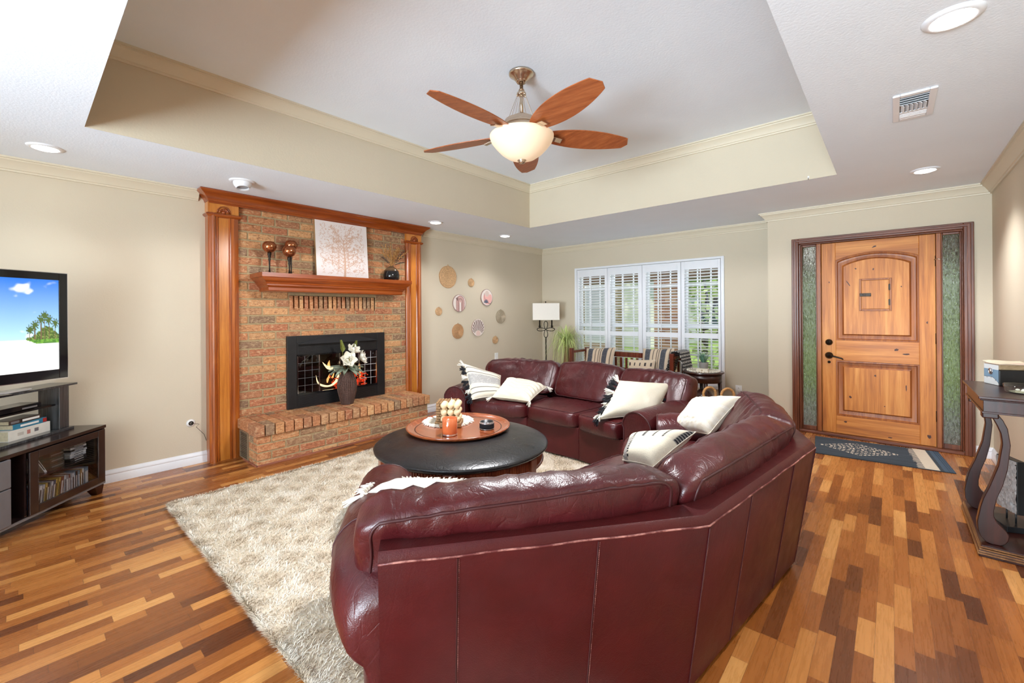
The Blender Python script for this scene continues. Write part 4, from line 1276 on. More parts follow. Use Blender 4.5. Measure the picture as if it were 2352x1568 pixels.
MB().bx(.36, .70, .165, .25, .834, .846, mat=SM).build('body', plain('satin_silver', S(206, 206, 204), .3, .2), t, bevel=.004)
b = MB(); b.bx(.40, .66, .16, .24, .832, .8345, mat=SM); b.build('foot', 'black', t)
def book(s0, s1, d0, d1, z0, z1, cover, label, extra):
    t = thing('book', label, 'book', SM @ Vector(((s0 + s1) / 2, (d0 + d1) / 2, z0)), 'books lying on the riser base')
    b = MB(); b.bx(s0, s1, d0, d1, z0, z0 + .003, mat=SM); b.bx(s0, s1, d0, d1, z1 - .003, z1, mat=SM); b.bx(s0, s1, d0, d0 + .004, z0 + .003, z1 - .003, mat=SM); b.build('cover', cover, t)
    MB().bx(s0 + .004, s1 - .004, d0 + .005, d1 - .004, z0 + .003, z1 - .003, mat=SM).build('pages', plain('book_pages', S(206, 194, 164), .9, vary=.1, scale=90), t)
    for q0, q1, e0, e1, mt in extra:
        MB().bx(lerp(s0, s1, q0), lerp(s0, s1, q1), d0 - .0008, d0, lerp(z0, z1, e0), lerp(z0, z1, e1), mat=SM).build('spine_print', mt, t)
bb = plain('blue_cover', S(46, 120, 150), .4, vary=.3, scale=8)
book(.195, .475, .20, .325, .522, .588, plain('white_cover', S(226, 222, 212), .5), 'thick white book at the bottom of the stack on the riser shelf', [(.5, .58, .3, .7, plain('pink_print', S(196, 130, 120), .5)), (.3, .4, .35, .7, 'greyedge'), (.66, .8, .35, .65, plain('faint_print', S(196, 190, 180), .5))])
book(.215, .44, .205, .32, .588, .622, bb, 'blue book in the middle of the stack on the riser shelf', [(.0, .12, .1, .9, plain('red_print', S(170, 40, 36), .5)), (.25, .8, .3, .7, 'whitem')])
book(.25, .46, .21, .32, .622, .650, plain('dark_cover', S(58, 46, 42), .3, vary=.3), 'dark book on top of the stack on the riser shelf', [(.05, .6, .25, .75, 'whitem'), (.7, .95, .25, .75, 'greyedge')])

# television
TR = Vector((-4.30, .216, 0)); Td = Vector((.52, -.854, 0)).normalized(); Tn = Vector((.854, .52, 0)).normalized()
TMx = Matrix(((Td.x, Tn.x, 0, TR.x), (Td.y, Tn.y, 0, TR.y), (0, 0, 1, 0), (0, 0, 0, 1)))     # (along, out, up)
tz0, tz1, tw = .898, 1.612, 1.16
tv = thing('television', 'flat screen television showing a palm beach, on a stand at the left edge', 'television', TMx @ Vector((tw / 2, -.02, .832)))
b = MB(); b.bx(0, tw, -.05, 0, tz0, tz1, mat=TMx); b.build('case', 'blackgloss', tv, bevel=.004)
b = MB()
for x0, x1, z0, z1 in ((0, .048, tz0, tz1), (tw - .048, tw, tz0, tz1), (.048, tw - .048, tz0, tz0 + .062), (.048, tw - .048, tz1 - .048, tz1)): b.bx(x0, x1, 0, .008, z0, z1, mat=TMx)
b.build('bezel', 'blackgloss', tv, bevel=.002)
b = MB()
for x0, x1, z0, z1 in ((-.004, 0, tz0 - .004, tz1 + .004), (tw, tw + .004, tz0, tz1), (0, tw, tz1, tz1 + .004), (0, tw, tz0 - .004, tz0)): b.bx(x0, x1, -.045, .004, z0, z1, mat=TMx)
b.build('silver_trim', 'chrome', tv)
sx0, sx1, sz0, sz1 = .048, tw - .048, tz0 + .062, tz1 - .048
NX, NY = 260, 110
def scene_tv(x, v):
    # x metres from the screen's right end, v 0..1 up
    nz = noise.noise(Vector((x * 9, v * 7, 3))) + .5 * noise.noise(Vector((x * 22, v * 18, 8)))
    hor = .34
    if v > hor:
        k = (v - hor) / (1 - hor)
        c = [lerp(a, q, k ** .8) for a, q in zip(S(176, 216, 240), S(40, 110, 205))]
        cl = smoothstep(.15, .55, nz + (.75 * math.exp(-((x - .23) / .07) ** 2 - ((v - .88) / .12) ** 2) + .7 * smoothstep(.26, .36, x) * math.exp(-((v - .5) / .1) ** 2) - .35))
        c = [lerp(a, 1.0, cl * .9) for a in c]
        # palms on the right
        x = x * 1.55
        top = .36 + .13 * math.exp(-((x - .10) / .09) ** 2) + .03 * noise.noise(Vector((x * 60, 1, 1)))
        if x < .27 and v < top:
            c = S(70, 92, 40) if noise.noise(Vector((x * 70, v * 50, 2))) > -.1 else S(120, 140, 70)
        for px, ph in ((.03, .52), (.085, .56), (.12, .60), (.15, .56), (.20, .50), (.24, .45)):
            if abs(x - px) < .004 and v < ph: c = S(110, 92, 66)
            for a in range(9):
                an = a * .7 + px * 40; u = (x - px) * math.cos(an) + (v - ph) * .6 * math.sin(an); w = abs(-(x - px) * math.sin(an) + (v - ph) * .6 * math.cos(an))
                if 0 < u < .034 and w < .0045: c = S(74, 96, 44)
        return tuple(c)
    if v > .30 and x < .17 - (hor - v) * 1.2:
        return S(110, 160, 60) if noise.noise(Vector((x * 60, v * 60, 5))) > 0 else S(70, 120, 44)
    edge = .36 + (hor - v) * .55
    if x < edge: return tuple(min(1, q * (1 + .03 * nz)) for q in S(250, 246, 240))
    k = smoothstep(edge, edge + .12, x)
    return tuple(lerp(a, q, k) for a, q in zip(S(232, 246, 246), S(70, 190, 210)))
b = MB(); b.grid(lambda u, v: TMx @ Vector((lerp(sx0, sx1, u), .003, lerp(sz0, sz1, v))), NX, NY, cfn=lambda u, v: scene_tv((sx1 - sx0) * u, v))
m = NT('television_picture'); a_ = m.n('ShaderNodeAttribute', attribute_name='Col')
m.l(a_.outputs['Color'], m.b.inputs['Emission Color']); m.b.inputs['Emission Strength'].default_value = 0.85; m.set((.01, .01, .012), .08)
b.build('screen', m.m, tv)
b = MB(); b.bx(tw / 2 - .04, tw / 2 + .04, -.06, -.045, .84, 1.1, mat=TMx); b.bx(tw / 2 - .26, tw / 2 + .26, -.13, .06, .832, .84, mat=TMx); b.build('stand', 'blackgloss', tv)

# ------------------------------------------------------------ rug
RX0, RX1, RY0, RY1 = -3.775, -.62, .665, 3.9
rug = thing('shag_rug', 'cream and beige shag rug with a diamond pattern under the round ottoman', 'rug', ((RX0 + RX1) / 2, (RY0 + RY1) / 2, 0))
MB().bx(RX0 + .01, RX1 - .01, RY0 + .01, RY1 - .01, 0, .012).build('backing', plain('rug_backing', S(228, 214, 192), .95), rug)
rr_ = random.Random(31); b = MB(); vs = []; fs = []; cs = []
def rugcol(x, y):
    u = (x + y) / .27; w = (x - y) / .27
    d = min(abs(u - round(u)), abs(w - round(w)))
    k = smoothstep(.12, .34, d + .13 * noise.noise(Vector((x * 9, y * 9, 0))))
    return [lerp(a, q, k * .75) for a, q in zip(S(244, 235, 220), S(204, 184, 156))]
n = 0
NB = 270000
for k in range(NB):
    x = rr_.uniform(RX0, RX1); y = rr_.uniform(RY0, RY1)
    if k > NB - 14000: y = RY0 + .012 * rr_.random() ** 2
    elif k > NB - 20000: x = RX0 + .012 * rr_.random() ** 2
    if x > -1.0 and y < 2.0 and (x + 1.0) * 1.33 - (y - .7) > .15: continue
    ang = rr_.gauss(0, 1.2) + 3.0 * noise.noise(Vector((x * 5, y * 5, 4)))
    h = rr_.uniform(.016, .030); ln = rr_.uniform(.012, .030); w = rr_.uniform(.0013, .0026)
    dx, dy = math.cos(ang) * ln, math.sin(ang) * ln
    px, py = -dy / ln * w, dx / ln * w
    c = rugcol(x, y); q = rr_.uniform(.88, 1.06); c = tuple(min(1, a * q) for a in c)
    vs += [(x - px, y - py, .006), (x + px, y + py, .006), (x + dx * .4 + px * .8, y + dy * .4 + py * .8, h * .75), (x + dx * .4 - px * .8, y + dy * .4 - py * .8, h * .75), (x + dx, y + dy, h)]
    fs += [(n, n + 1, n + 2, n + 3), (n + 3, n + 2, n + 4)]; cs += [c] * 5; n += 5
b.v = vs; b.f = fs; b.m = [0] * len(fs); b.c = cs
o = b.build('pile', vcol('rug_yarn', .95), rug); o['kind'] = 'stuff'

# ------------------------------------------------------------ round ottoman
ox, oy = -2.15, 1.94
ot = thing('round_ottoman', 'large round black leather ottoman table with a reeded wooden apron on the rug', 'ottoman', (ox, oy, .03))
b = MB()
pr = [(.02, .514), (.30, .513), (.40, .509), (.47, .502), (.525, .491), (.555, .480), (.566, .472), (.563, .459), (.548, .449), (.52, .444), (.02, .444)]
b.lathe(pr, (ox, oy, 0), 96)
cu = b.build('cushion', 'blackleather', ot, True)
b = MB(); b.tube([(ox + .530 * math.cos(2 * PI * k / 96), oy + .530 * math.sin(2 * PI * k / 96), .447) for k in range(96)], .006, 6, True); b.build('piping', 'blackleather', cu, True)
b = MB()
n = 180; pts = []
for k in range(n * 4):
    a = 2 * PI * k / (n * 4); rr2 = .522 + .006 * abs(math.sin(PI * k / 4)); pts.append((rr2 * math.cos(a), rr2 * math.sin(a)))
b.prism(pts, lambda p, k: (ox + p[0], oy + p[1], lerp(.378, .445, k)))
ap = sharp(b.build('reeded_apron', 'cherry', ot), 50)
b = MB(); b.lathe([(.5, .364), (.532, .364), (.537, .371), (.532, .379), (.5, .379)], (ox, oy, 0), 96, cap=False); b.build('apron_bead', 'cherry', ap, True)
for k in range(6):
    a = math.radians(10 + 60 * k); c, s = math.cos(a), math.sin(a)
    m = Matrix.Translation((ox, oy, 0)) @ Matrix.Rotation(a, 4, 'Z')
    b = MB(); vs = [m @ Vector((.505 + dx * w, dy * w, z)) for z, w in ((.03, .022), (.366, .033), (.443, .036)) for dx, dy in ((-1, -1), (1, -1), (1, 1), (-1, 1))]
    fs = [(0, 3, 2, 1), (8, 9, 10, 11)] + [(q * 4 + j, q * 4 + (j + 1) % 4, q * 4 + 4 + (j + 1) % 4, q * 4 + 4 + j) for q in (0, 1) for j in range(4)]
    b.add(vs, fs); b.build('leg', 'cherry', ot, bevel=.003)
tz = .5105
tx, ty = -2.295, 2.035
tr = thing('round_tray', 'round polished wooden tray with a raised rim on the black ottoman', 'tray', (tx, ty, tz))
b = MB(); b.lathe([(.02, tz), (.32, tz), (.352, tz + .012), (.362, tz + .026), (.358, tz + .030), (.346, tz + .024), (.325, tz + .014), (.30, tz + .011), (.02, tz + .011)], (tx, ty, 0), 80)
b.build('tray_body', 'traywood', tr, True)
b = MB(); b.lathe([(.297, tz + .0112), (.3005, tz + .0125), (.304, tz + .0112)], (tx, ty, 0), 80, cap=False); b.build('inlay_ring', 'mahogany', tr)
tt = tz + .011
# doily
dx_, dy_ = -2.47, 2.09
dl = thing('fringed_doily', 'round white fringed mat on the wooden tray under the carved box', 'mat', (dx_, dy_, tt))
MB().lathe([(.001, tt + .004), (.155, tt + .004), (.16, tt + .0005), (.001, tt + .0005)], (dx_, dy_, 0), 48).build('cloth', 'cream', dl, True)
b = MB(); fr_ = random.Random(2)
for k in range(420):
    a = 2 * PI * fr_.random(); q0 = .147; ln = fr_.uniform(.022, .048); da = fr_.gauss(0, .12)
    b.tube([(dx_ + q0 * math.cos(a), dy_ + q0 * math.sin(a), tt + .004), (dx_ + (q0 + ln * .6) * math.cos(a + da * .5), dy_ + (q0 + ln * .6) * math.sin(a + da * .5), tt + .008 + .006 * fr_.random()), (dx_ + (q0 + ln) * math.cos(a + da), dy_ + (q0 + ln) * math.sin(a + da), tt + .002)], [.003, .0035, .001], 4, caps=False)
o = b.build('fringe', 'fringe', dl); o['kind'] = 'stuff'
t5 = tt + .0045
cb = thing('carved_box', 'carved wooden lattice box on a square base behind the ball candle', 'box', (-2.49, 2.07, t5))
ca = .72
bm_ = Matrix.Translation((-2.465, 2.085, t5)) @ Matrix.Rotation(ca, 4, 'Z')
MB().bx(-.085, .085, -.085, .085, 0, .014, mat=bm_).build('base_board', 'twig', cb, bevel=.002)
b = MB(); cr_ = random.Random(8)
MB_ = b
for k in range(4):
    m2 = bm_ @ Matrix.Rotation(k * PI / 2, 4, 'Z')
    for r in range(7):
        for c_ in range(6):
            x0 = -.075 + c_ * .025 + (.011 if r % 2 else 0)
            b.bx(x0, min(x0 + .021, .075), -.075 - .006 * cr_.random(), -.05, .016 + r * .018, .016 + r * .018 + .0155, mat=m2)
b.bx(-.055, .055, -.055, .055, .014, .135, mat=bm_)
b.build('lattice_sides', 'twig', cb, bevel=.0015, seg=1)
b = MB()
for k in range(7): b.bx(-.076 + .022 * k, -.058 + .022 * k, -.076, .076, .142 + .002 * (k % 2), .152, mat=bm_)
b.bx(-.07, .07, -.07, .07, .138, .146, mat=bm_)
b.build('lid', 'twig', cb, bevel=.002)
bc = thing('ball_candle', 'cream cube candle made of stacked balls on the fringed mat', 'candle', (-2.40, 2.03, tt))
m2 = Matrix.Translation((-2.385, 2.055, t5)) @ Matrix.Rotation(.72, 4, 'Z')
b = MB(); rb = .0245
for i in range(3):
    for j in range(3):
        for k in range(3):
            if (i, j) == (0, 2): continue
            p = m2 @ Vector(((i - 1) * .046, (j - 1) * .046 - .035, rb + k * .0465 + .03)); b.ball(p, rb, 14)
b.build('wax_balls', plain('cream_wax', S(222, 200, 160), .55, Subsurface_Weight=0.0), bc, True)
b = MB(); q = m2 @ Vector((0, -.035, .165)); b.tube([q, q + Vector((0, 0, .03))], .0015, 5); b.build('wick', 'fringe', bc)
bp = MB(); bp.bx(-.075, .075, -.108, .042, 0, .03, mat=m2); bp.build('base', 'twig', bc, bevel=.002)
jc = thing('orange_candle_jar', 'orange glass candle jar at the front of the tray', 'candle', (-2.185, 1.855, tt))
jx, jy = -2.187, 1.862
M['orangeglass'] = plain('amber_orange_glass', S(200, 104, 60), .08, vary=.03, Coat_Weight=.5)
b = MB(); b.lathe([(.02, tt), (.045, tt), (.049, tt + .004), (.049, tt + .111), (.047, tt + .113), (.044, tt + .111), (.044, tt + .096), (.001, tt + .094)], (jx, jy, 0), 40); b.build('jar', 'orangeglass', jc, True)
b = MB(); b.lathe([(.0495, tt + .004), (.0498, tt + .012), (.0495, tt + .014)], (jx, jy, 0), 40, cap=False); b.build('base_ring', 'chrome', jc, True)
MB().tube([(jx, jy, tt + .094), (jx, jy, tt + .104)], .001, 5).build('wick', 'fringe', jc)
rc = thing('rope_candle', 'small black rope wrapped candle dish at the right of the tray', 'candle', (-2.105, 2.12, tt))
rx, ry = -2.105, 2.125
b = MB(); b.lathe([(.02, tt), (.042, tt), (.045, tt + .004), (.046, tt + .052), (.043, tt + .052), (.041, tt + .03), (.001, tt + .028)], (rx, ry, 0), 32); b.build('dish', 'black', rc, True)
b = MB()
for z_ in (.012, .02, .028, .036): b.tube([(rx + .0475 * math.cos(2 * PI * k / 40), ry + .0475 * math.sin(2 * PI * k / 40), tt + z_) for k in range(40)], .0038, 6, True)
b.build('rope_band', 'blackyarn', rc, True)
b = MB()
for z_ in (.005, .043, .051): b.tube([(rx + .0475 * math.cos(2 * PI * k / 40), ry + .0475 * math.sin(2 * PI * k / 40), tt + z_) for k in range(40)], .0022, 6, True)
for k in range(40):
    a = 2 * PI * k / 40; b.ball((rx + .047 * math.cos(a), ry + .047 * math.sin(a), tt + .045), .0026, 6)
b.build('silver_rim', 'chrome', rc, True)
MB().tube([(rx, ry, tt + .028), (rx, ry, tt + .048)], .0012, 5).build('wick', 'black', rc)
# ------------------------------------------------------------ sofas
def V2(p): return Vector((p[0], p[1]))
def offs(poly, d):
    """offset an open polyline to its left by d, mitred"""
    P = [V2(p) for p in poly]; out = []
    N_ = []
    for a, c in zip(P, P[1:]):
        t = (c - a).normalized(); N_.append(Vector((-t.y, t.x)))
    for i, p in enumerate(P):
        if i == 0: out.append(p + N_[0] * d)
        elif i == len(P) - 1: out.append(p + N_[-1] * d)
        else:
            bis = (N_[i - 1] + N_[i]).normalized(); out.append(p + bis * d / bis.dot(N_[i]))
    return out
def wr(p, amp, f, seed):
    return amp * (noise.noise(p * f + Vector((seed, seed * .7, 0))) + .5 * noise.noise(p * f * 2.3 + Vector((0, seed, seed))))
def cushion(name, c8, mat, parent, bulge=.03, p=7.0, n=20, amp=.006, f=9, seed=1, pipes=(), fold=0.0, bf=None):
    """c8: corners indexed [left/right][back/front][bottom/top]; a padded box with rounded edges, soft creases and piping"""
    cc = [[[Vector(c8[i][j][k]) for k in (0, 1)] for j in (0, 1)] for i in (0, 1)]
    cen = sum((cc[i][j][k] for i in (0, 1) for j in (0, 1) for k in (0, 1)), Vector()) / 8
    ax = [(cc[1][0][0] + cc[1][1][1] - cc[0][0][0] - cc[0][1][1]).normalized(), None, None]
    def tri(s):
        a, b_, c_ = [(q + 1) / 2 for q in s]
        o = Vector()
        for i in (0, 1):
            for j in (0, 1):
                for k in (0, 1):
                    o += cc[i][j][k] * ((a if i else 1 - a) * (b_ if j else 1 - b_) * (c_ if k else 1 - c_))
        return o
    def at(s):
        m = (abs(s[0]) ** p + abs(s[1]) ** p + abs(s[2]) ** p) ** (1 / p)
        q = [x / m for x in s]
        o = tri(q)
        nr = Vector()
        for a in range(3):
            e = [0, 0, 0]; e[a] = .02
            d = (tri([q[i] + e[i] for i in range(3)]) - tri([q[i] - e[i] for i in range(3)]))
            d.normalize()
            w = abs(q[a]) ** 8 * (1 if q[a] > 0 else -1)
            nr += d * w
        if nr.length > 1e-6: nr.normalize()
        puff = 1.0
        for a in range(3): puff *= (1 - min(1, abs(q[a])) ** 2 if abs(q[a]) < .985 else 1)
        fa = [1 - q[a] ** 2 for a in range(3)]
        k = max(fa[1] * fa[2], fa[0] * fa[2], fa[0] * fa[1])
        bl = bulge * k
        fd = 0
        if fold:
            # gathers running across the cushion from its top edge
            ph = q[0] * 15 + 1.8 * noise.noise(o * 6 + Vector((seed, 0, 0)))
            fd = fold * math.sin(ph * 2.2) * smoothstep(-.2, .9, q[2]) * (.4 + .6 * noise.noise(o * 3.5 + Vector((0, seed, 0))))
        return o + nr * (bl + wr(o, amp, f, seed) + fd)
    b = MB()
    lin = [-1 + 2 * i / n for i in range(n + 1)]
    for a in range(3):
        for sgn in (-1, 1):
            u_, v_ = [q for q in range(3) if q != a]
            vs = []
            for x in lin:
                for y in lin:
                    s = [0, 0, 0]; s[a] = sgn; s[u_] = x; s[v_] = y
                    vs.append(at(s))
            fl = (sgn > 0) == (a != 1)
            fs = []
            for i in range(n):
                for j in range(n):
                    q = (i * (n + 1) + j, (i + 1) * (n + 1) + j, (i + 1) * (n + 1) + j + 1, i * (n + 1) + j + 1)
                    fs.append(q if fl else q[::-1])
            b.add(vs, fs)
    # weld face borders so that shading runs over the edges
    seen = {}; remap = []; nv = []
    for v in b.v:
        key = (round(v[0], 5), round(v[1], 5), round(v[2], 5))
        if key not in seen: seen[key] = len(nv); nv.append(v)
        remap.append(seen[key])
    b.v = nv; b.f = [tuple(dict.fromkeys(remap[i] for i in q)) for q in b.f]
    ok = [i for i, q in enumerate(b.f) if len(q) > 2]
    b.f = [b.f[i] for i in ok]; b.m = [0] * len(b.f)
    o = b.build(name, mat, parent, True)
    if pipes:
        b = MB()
        for path in pipes:
            b.tube([at(s) for s in path], .0052, 6, caps=True)
        b.build('piping', 'leatherdk' if mat != 'blackleather' else mat, o, True)
    return o
def pipe_edge(fix, var, lo=-.97, hi=.97, n=40):
    out = []
    for i in range(n + 1):
        s = [0, 0, 0]
        for a, v in fix.items(): s[a] = v
        s[var] = lerp(lo, hi, i / n); out.append(s)
    return out
def rect_pipe(axis, val, m=.985):
    u_, v_ = [q for q in range(3) if q != axis]
    path = []
    for (a0, b0), (a1, b1) in (((-m, -m), (m, -m)), ((m, -m), (m, m)), ((m, m), (-m, m)), ((-m, m), (-m, -m))):
        for i in range(24):
            s = [0, 0, 0]; s[axis] = val; s[u_] = lerp(a0, a1, i / 24); s[v_] = lerp(b0, b1, i / 24); path.append(s)
    path.append(path[0])
    return path

def make_sofa(label, O, D, seed, ztop=.66, lean=.09, arm_len=(.95, .95), seams=(), crest=(((.762, .782), (.722, .775)), ((.79, .80), (.74, .755)), ((.80, .79), (.75, .74))), seat_front=None, cov=(.085, .05), arm_out=.05, seatz=.445):
    cx = sum(p[0] for p in O) / 4; cy = sum(p[1] for p in O) / 4
    inn = offs(O, .45)
    t = thing('curved_sofa', label, 'sofa', (inn[1].x, inn[1].y, 0))
    prof = [(lean, .03), (.0, ztop - .03), (.004, ztop - .012), (.018, ztop), (.10, ztop), (.118, ztop - .012), (.125, ztop - .05), (.16, .30), (.16, .03)]
    rings = [offs(O, d) for d, z in prof]
    b = MB(); k = len(prof)
    vs = []; NS = 1
    for i in range(4):
        for j, (d, z) in enumerate(prof): vs.append((rings[j][i].x, rings[j][i].y, z))
    fs = []
    for i in range(3):
        for j in range(k):
            fs.append((i * k + j, i * k + (j + 1) % k, (i + 1) * k + (j + 1) % k, (i + 1) * k + j))
    fs += [tuple(range(k - 1, -1, -1)), tuple(range(3 * k, 4 * k))]
    b.add(vs, fs)
    bf = sharp(b.build('back_frame', 'leatherpanel', t), 40)
    # worn piping along the outer top edge, stitched seams down the back
    b = MB(); top = offs(O, .0)
    pts = []
    for i in range(3):
        for q in range(24): pts.append((lerp(top[i].x, top[i + 1].x, q / 24), lerp(top[i].y, top[i + 1].y, q / 24), ztop - .028 + .0015 * math.sin(q)))
    pts.append((top[3].x, top[3].y, ztop - .028))
    b.tube(pts, .0032, 6)
    b.build('edge_piping', 'leatherrim', bf, True)
    lo = offs(O, lean - .0008); hi = offs(O, -.0008)
    for i, q in seams:
        p0 = lo[i].lerp(lo[i + 1], q); p1 = hi[i].lerp(hi[i + 1], q)
        MB().tube([(p0.x, p0.y, .03), (p1.x, p1.y, ztop - .035)], .0018, 5).build('seam', 'leatherdk', bf)
    b = MB()
    for i, q in seams:
        p0 = lo[i].lerp(lo[i + 1], q); p1 = hi[i].lerp(hi[i + 1], q); dd = (O_dir(O, i)) * .0052
        for s in range(0, 96, 1):
            f0, f1 = s / 96, (s + .55) / 96
            a_ = p0.lerp(p1, f0) + dd; c_ = p0.lerp(p1, f1) + dd
            b.tube([(a_.x, a_.y, lerp(.03, ztop - .035, f0)), (c_.x, c_.y, lerp(.03, ztop - .035, f1))], .0011, 4, caps=False)
    o = b.build('stitching', 'leatherrim', bf); o['kind'] = 'stuff'
    # base with front skirt
    A = offs(O, .14); B = offs(O, D - .05)
    if seat_front: B = [V2(p) for p in seat_front]
    b = MB()
    for i in range(3):
        b.add([(q.x, q.y, z) for z in (.03, .31) for q in (A[i], A[i + 1], B[i + 1], B[i])], [(3, 2, 1, 0), (4, 5, 6, 7), (0, 1, 5, 4), (1, 2, 6, 5), (2, 3, 7, 6), (3, 0, 4, 7)])
    b.build('base', 'leatherpanel', t, bevel=.008)
    for i in range(4):
        for P_ in (offs(O, .2), offs(O, D - .15)): MB().bx(P_[i].x - .02, P_[i].x + .02, P_[i].y - .02, P_[i].y + .02, .0, .04).build('foot', 'espresso', t)
    # seat cushions
    f0 = offs(O, .36); f1 = offs(O, D)
    if seat_front: f1 = [V2(p) for p in seat_front]
    u = [O_dir(O, i) for i in range(3)]
    arm_in = .12
    for i in range(3):
        l0, l1, r0, r1 = f0[i].copy(), f1[i].copy(), f0[i + 1].copy(), f1[i + 1].copy()
        g = .006
        l0 += u[i] * (g + (arm_in if i == 0 else 0)); l1 += u[i] * (g + (arm_in if i == 0 else 0))
        r0 -= u[i] * (g + (arm_in if i == 2 else 0)); r1 -= u[i] * (g + (arm_in if i == 2 else 0))
        c8 = [[[(l0.x, l0.y, .31), (l0.x, l0.y, seatz - .01)], [(l1.x, l1.y, .30), (l1.x, l1.y, seatz)]],
              [[(r0.x, r0.y, .31), (r0.x, r0.y, seatz - .01)], [(r1.x, r1.y, .30), (r1.x, r1.y, seatz)]]]
        cushion('seat_cushion', c8, 'leather', t, .022, 8, 20, .004, 8, seed + i, [rect_pipe(2, .97), rect_pipe(2, -.97)], .0035)
    # back cushions
    for i in range(3):
        def ends(d):
            q = offs(O, d); a_, c_ = q[i].copy(), q[i + 1].copy()
            a_ += u[i] * (.012 - (cov[0] if i == 0 else 0)); c_ -= u[i] * (.012 - (cov[1] if i == 2 else 0))
            return a_, c_
        bb0, bb1 = ends(.135); fb0, fb1 = ends(.42); bt0, bt1 = ends(.055); ft0, ft1 = ends(.215)
        (za, zb), (ya, yb) = crest[i]
        c8 = [[[(bb0.x, bb0.y, .47), (bt0.x, bt0.y, ya)], [(fb0.x, fb0.y, .44), (ft0.x, ft0.y, za)]],
              [[(bb1.x, bb1.y, .47), (bt1.x, bt1.y, yb)], [(fb1.x, fb1.y, .44), (ft1.x, ft1.y, zb)]]]
        cushion('back_cushion', c8, 'leather', t, .022, 7, 34, .012, 6.5, seed + 5 + i, [rect_pipe(1, .96), rect_pipe(1, -.96)], .009)
    # rolled arms
    for e, i, sg in ((0, 0, -1), (3, 2, 1)):
        base = V2(O[e]); n_ = Vector((-u[i].y, u[i].x)); s_ = u[i] * sg; L = arm_len[0 if e == 0 else 1]
        base = base - s_ * (.0 if e == 0 else .0)
        sec = [(-.115, .03), (-.12, .30), (-.118, .43)]
        for q in range(17):
            a = PI - (PI + 1.05) * q / 16
            sec.append((  .005 + .135 * math.cos(a), .445 + .128 * math.sin(a)))
        sec += [(.055, .29), (.05, .03)]
        st = [(.022, .66, -.035, -.03), (.03, .80, -.032, -.025), (.05, .90, -.026, -.015), (.11, .97, -.014, .005), (.22, 1.0, .0, .035), (.4, 1.03, .008, .055), (.65, 1.02, .008, .06), (L - .05, 1.0, 0, .05), (L - .015, .985, 0, .05), (L, .94, 0, .05)]
        if e: st = [(a_, b_, c_, d_ * .3) for a_, b_, c_, d_ in st]
        vs = []
        for d, k_, dz, ox_ in st:
            for x, z in sec:
                if z > .2: xx, zz = .0 + (x - .0) * k_, .445 + (z - .445) * (k_ if z > .445 else 1) + dz
                else: xx, zz = x, z
                p = base + n_ * max(d + .02, lean * (1 - zz / (ztop - .03)) + .014) + s_ * (xx + arm_out - .05 + (ox_ if z > .2 else 0))
                w_ = wr(Vector((p.x, p.y, zz)), .004, 7, seed + 20)
                vs.append((p.x + s_.x * w_, p.y + s_.y * w_, zz + w_))
        m_ = len(sec); fs = []
        for a in range(len(st) - 1):
            for c_ in range(m_ - 1): fs.append((a * m_ + c_, a * m_ + c_ + 1, (a + 1) * m_ + c_ + 1, (a + 1) * m_ + c_))
        fs += [tuple(range(m_ - 1, -1, -1)), tuple((len(st) - 1) * m_ + c_ for c_ in range(m_))]
        b = MB(); b.add(vs, fs)
        am = sharp(b.build('arm', 'leather', t), 48)
        b = MB(); k0 = (len(st) - 1) * m_
        b.tube([Vector(vs[k0 + c_]) for c_ in range(m_)], .006, 6); k1 = 5 * m_
        b.tube([Vector(vs[k1 + c_]) * 1.0 + Vector((0, 0, .001)) for c_ in range(m_)], .003, 5)
        b.build('piping', 'leatherdk', am, True)
    return t
def O_dir(O, i):
    return (V2(O[i + 1]) - V2(O[i])).normalized()

ON = [(-1.06, .643), (-.443, 1.458), (-.292, 2.634), (-.585, 3.35)]
make_sofa('large curved burgundy leather sofa with its back to the room, nearest the camera', ON, .97, 1, seams=((0, .212), (0, .628), (1, .0005), (1, .30), (1, .72), (2, .001)), arm_len=(.99, .74))
FRr = [(-1.66, 3.09), (-2.07, 3.17), (-2.64, 3.17), (-3.21, 3.0)]
FRx = [(-1.50, 3.06), (-2.07, 3.17), (-2.64, 3.17), (-3.36, 2.955)]
OR = [tuple(p) for p in offs(FRx, -.95)]
make_sofa('curved burgundy leather sofa in front of the far window, facing the ottoman', OR, .95, 11, seams=((1, .5),), crest=(((.785, .785), (.74, .74)), ((.795, .795), (.75, .75)), ((.79, .79), (.745, .745))), arm_len=(.93, .93), cov=(.08, .04), arm_out=.05)

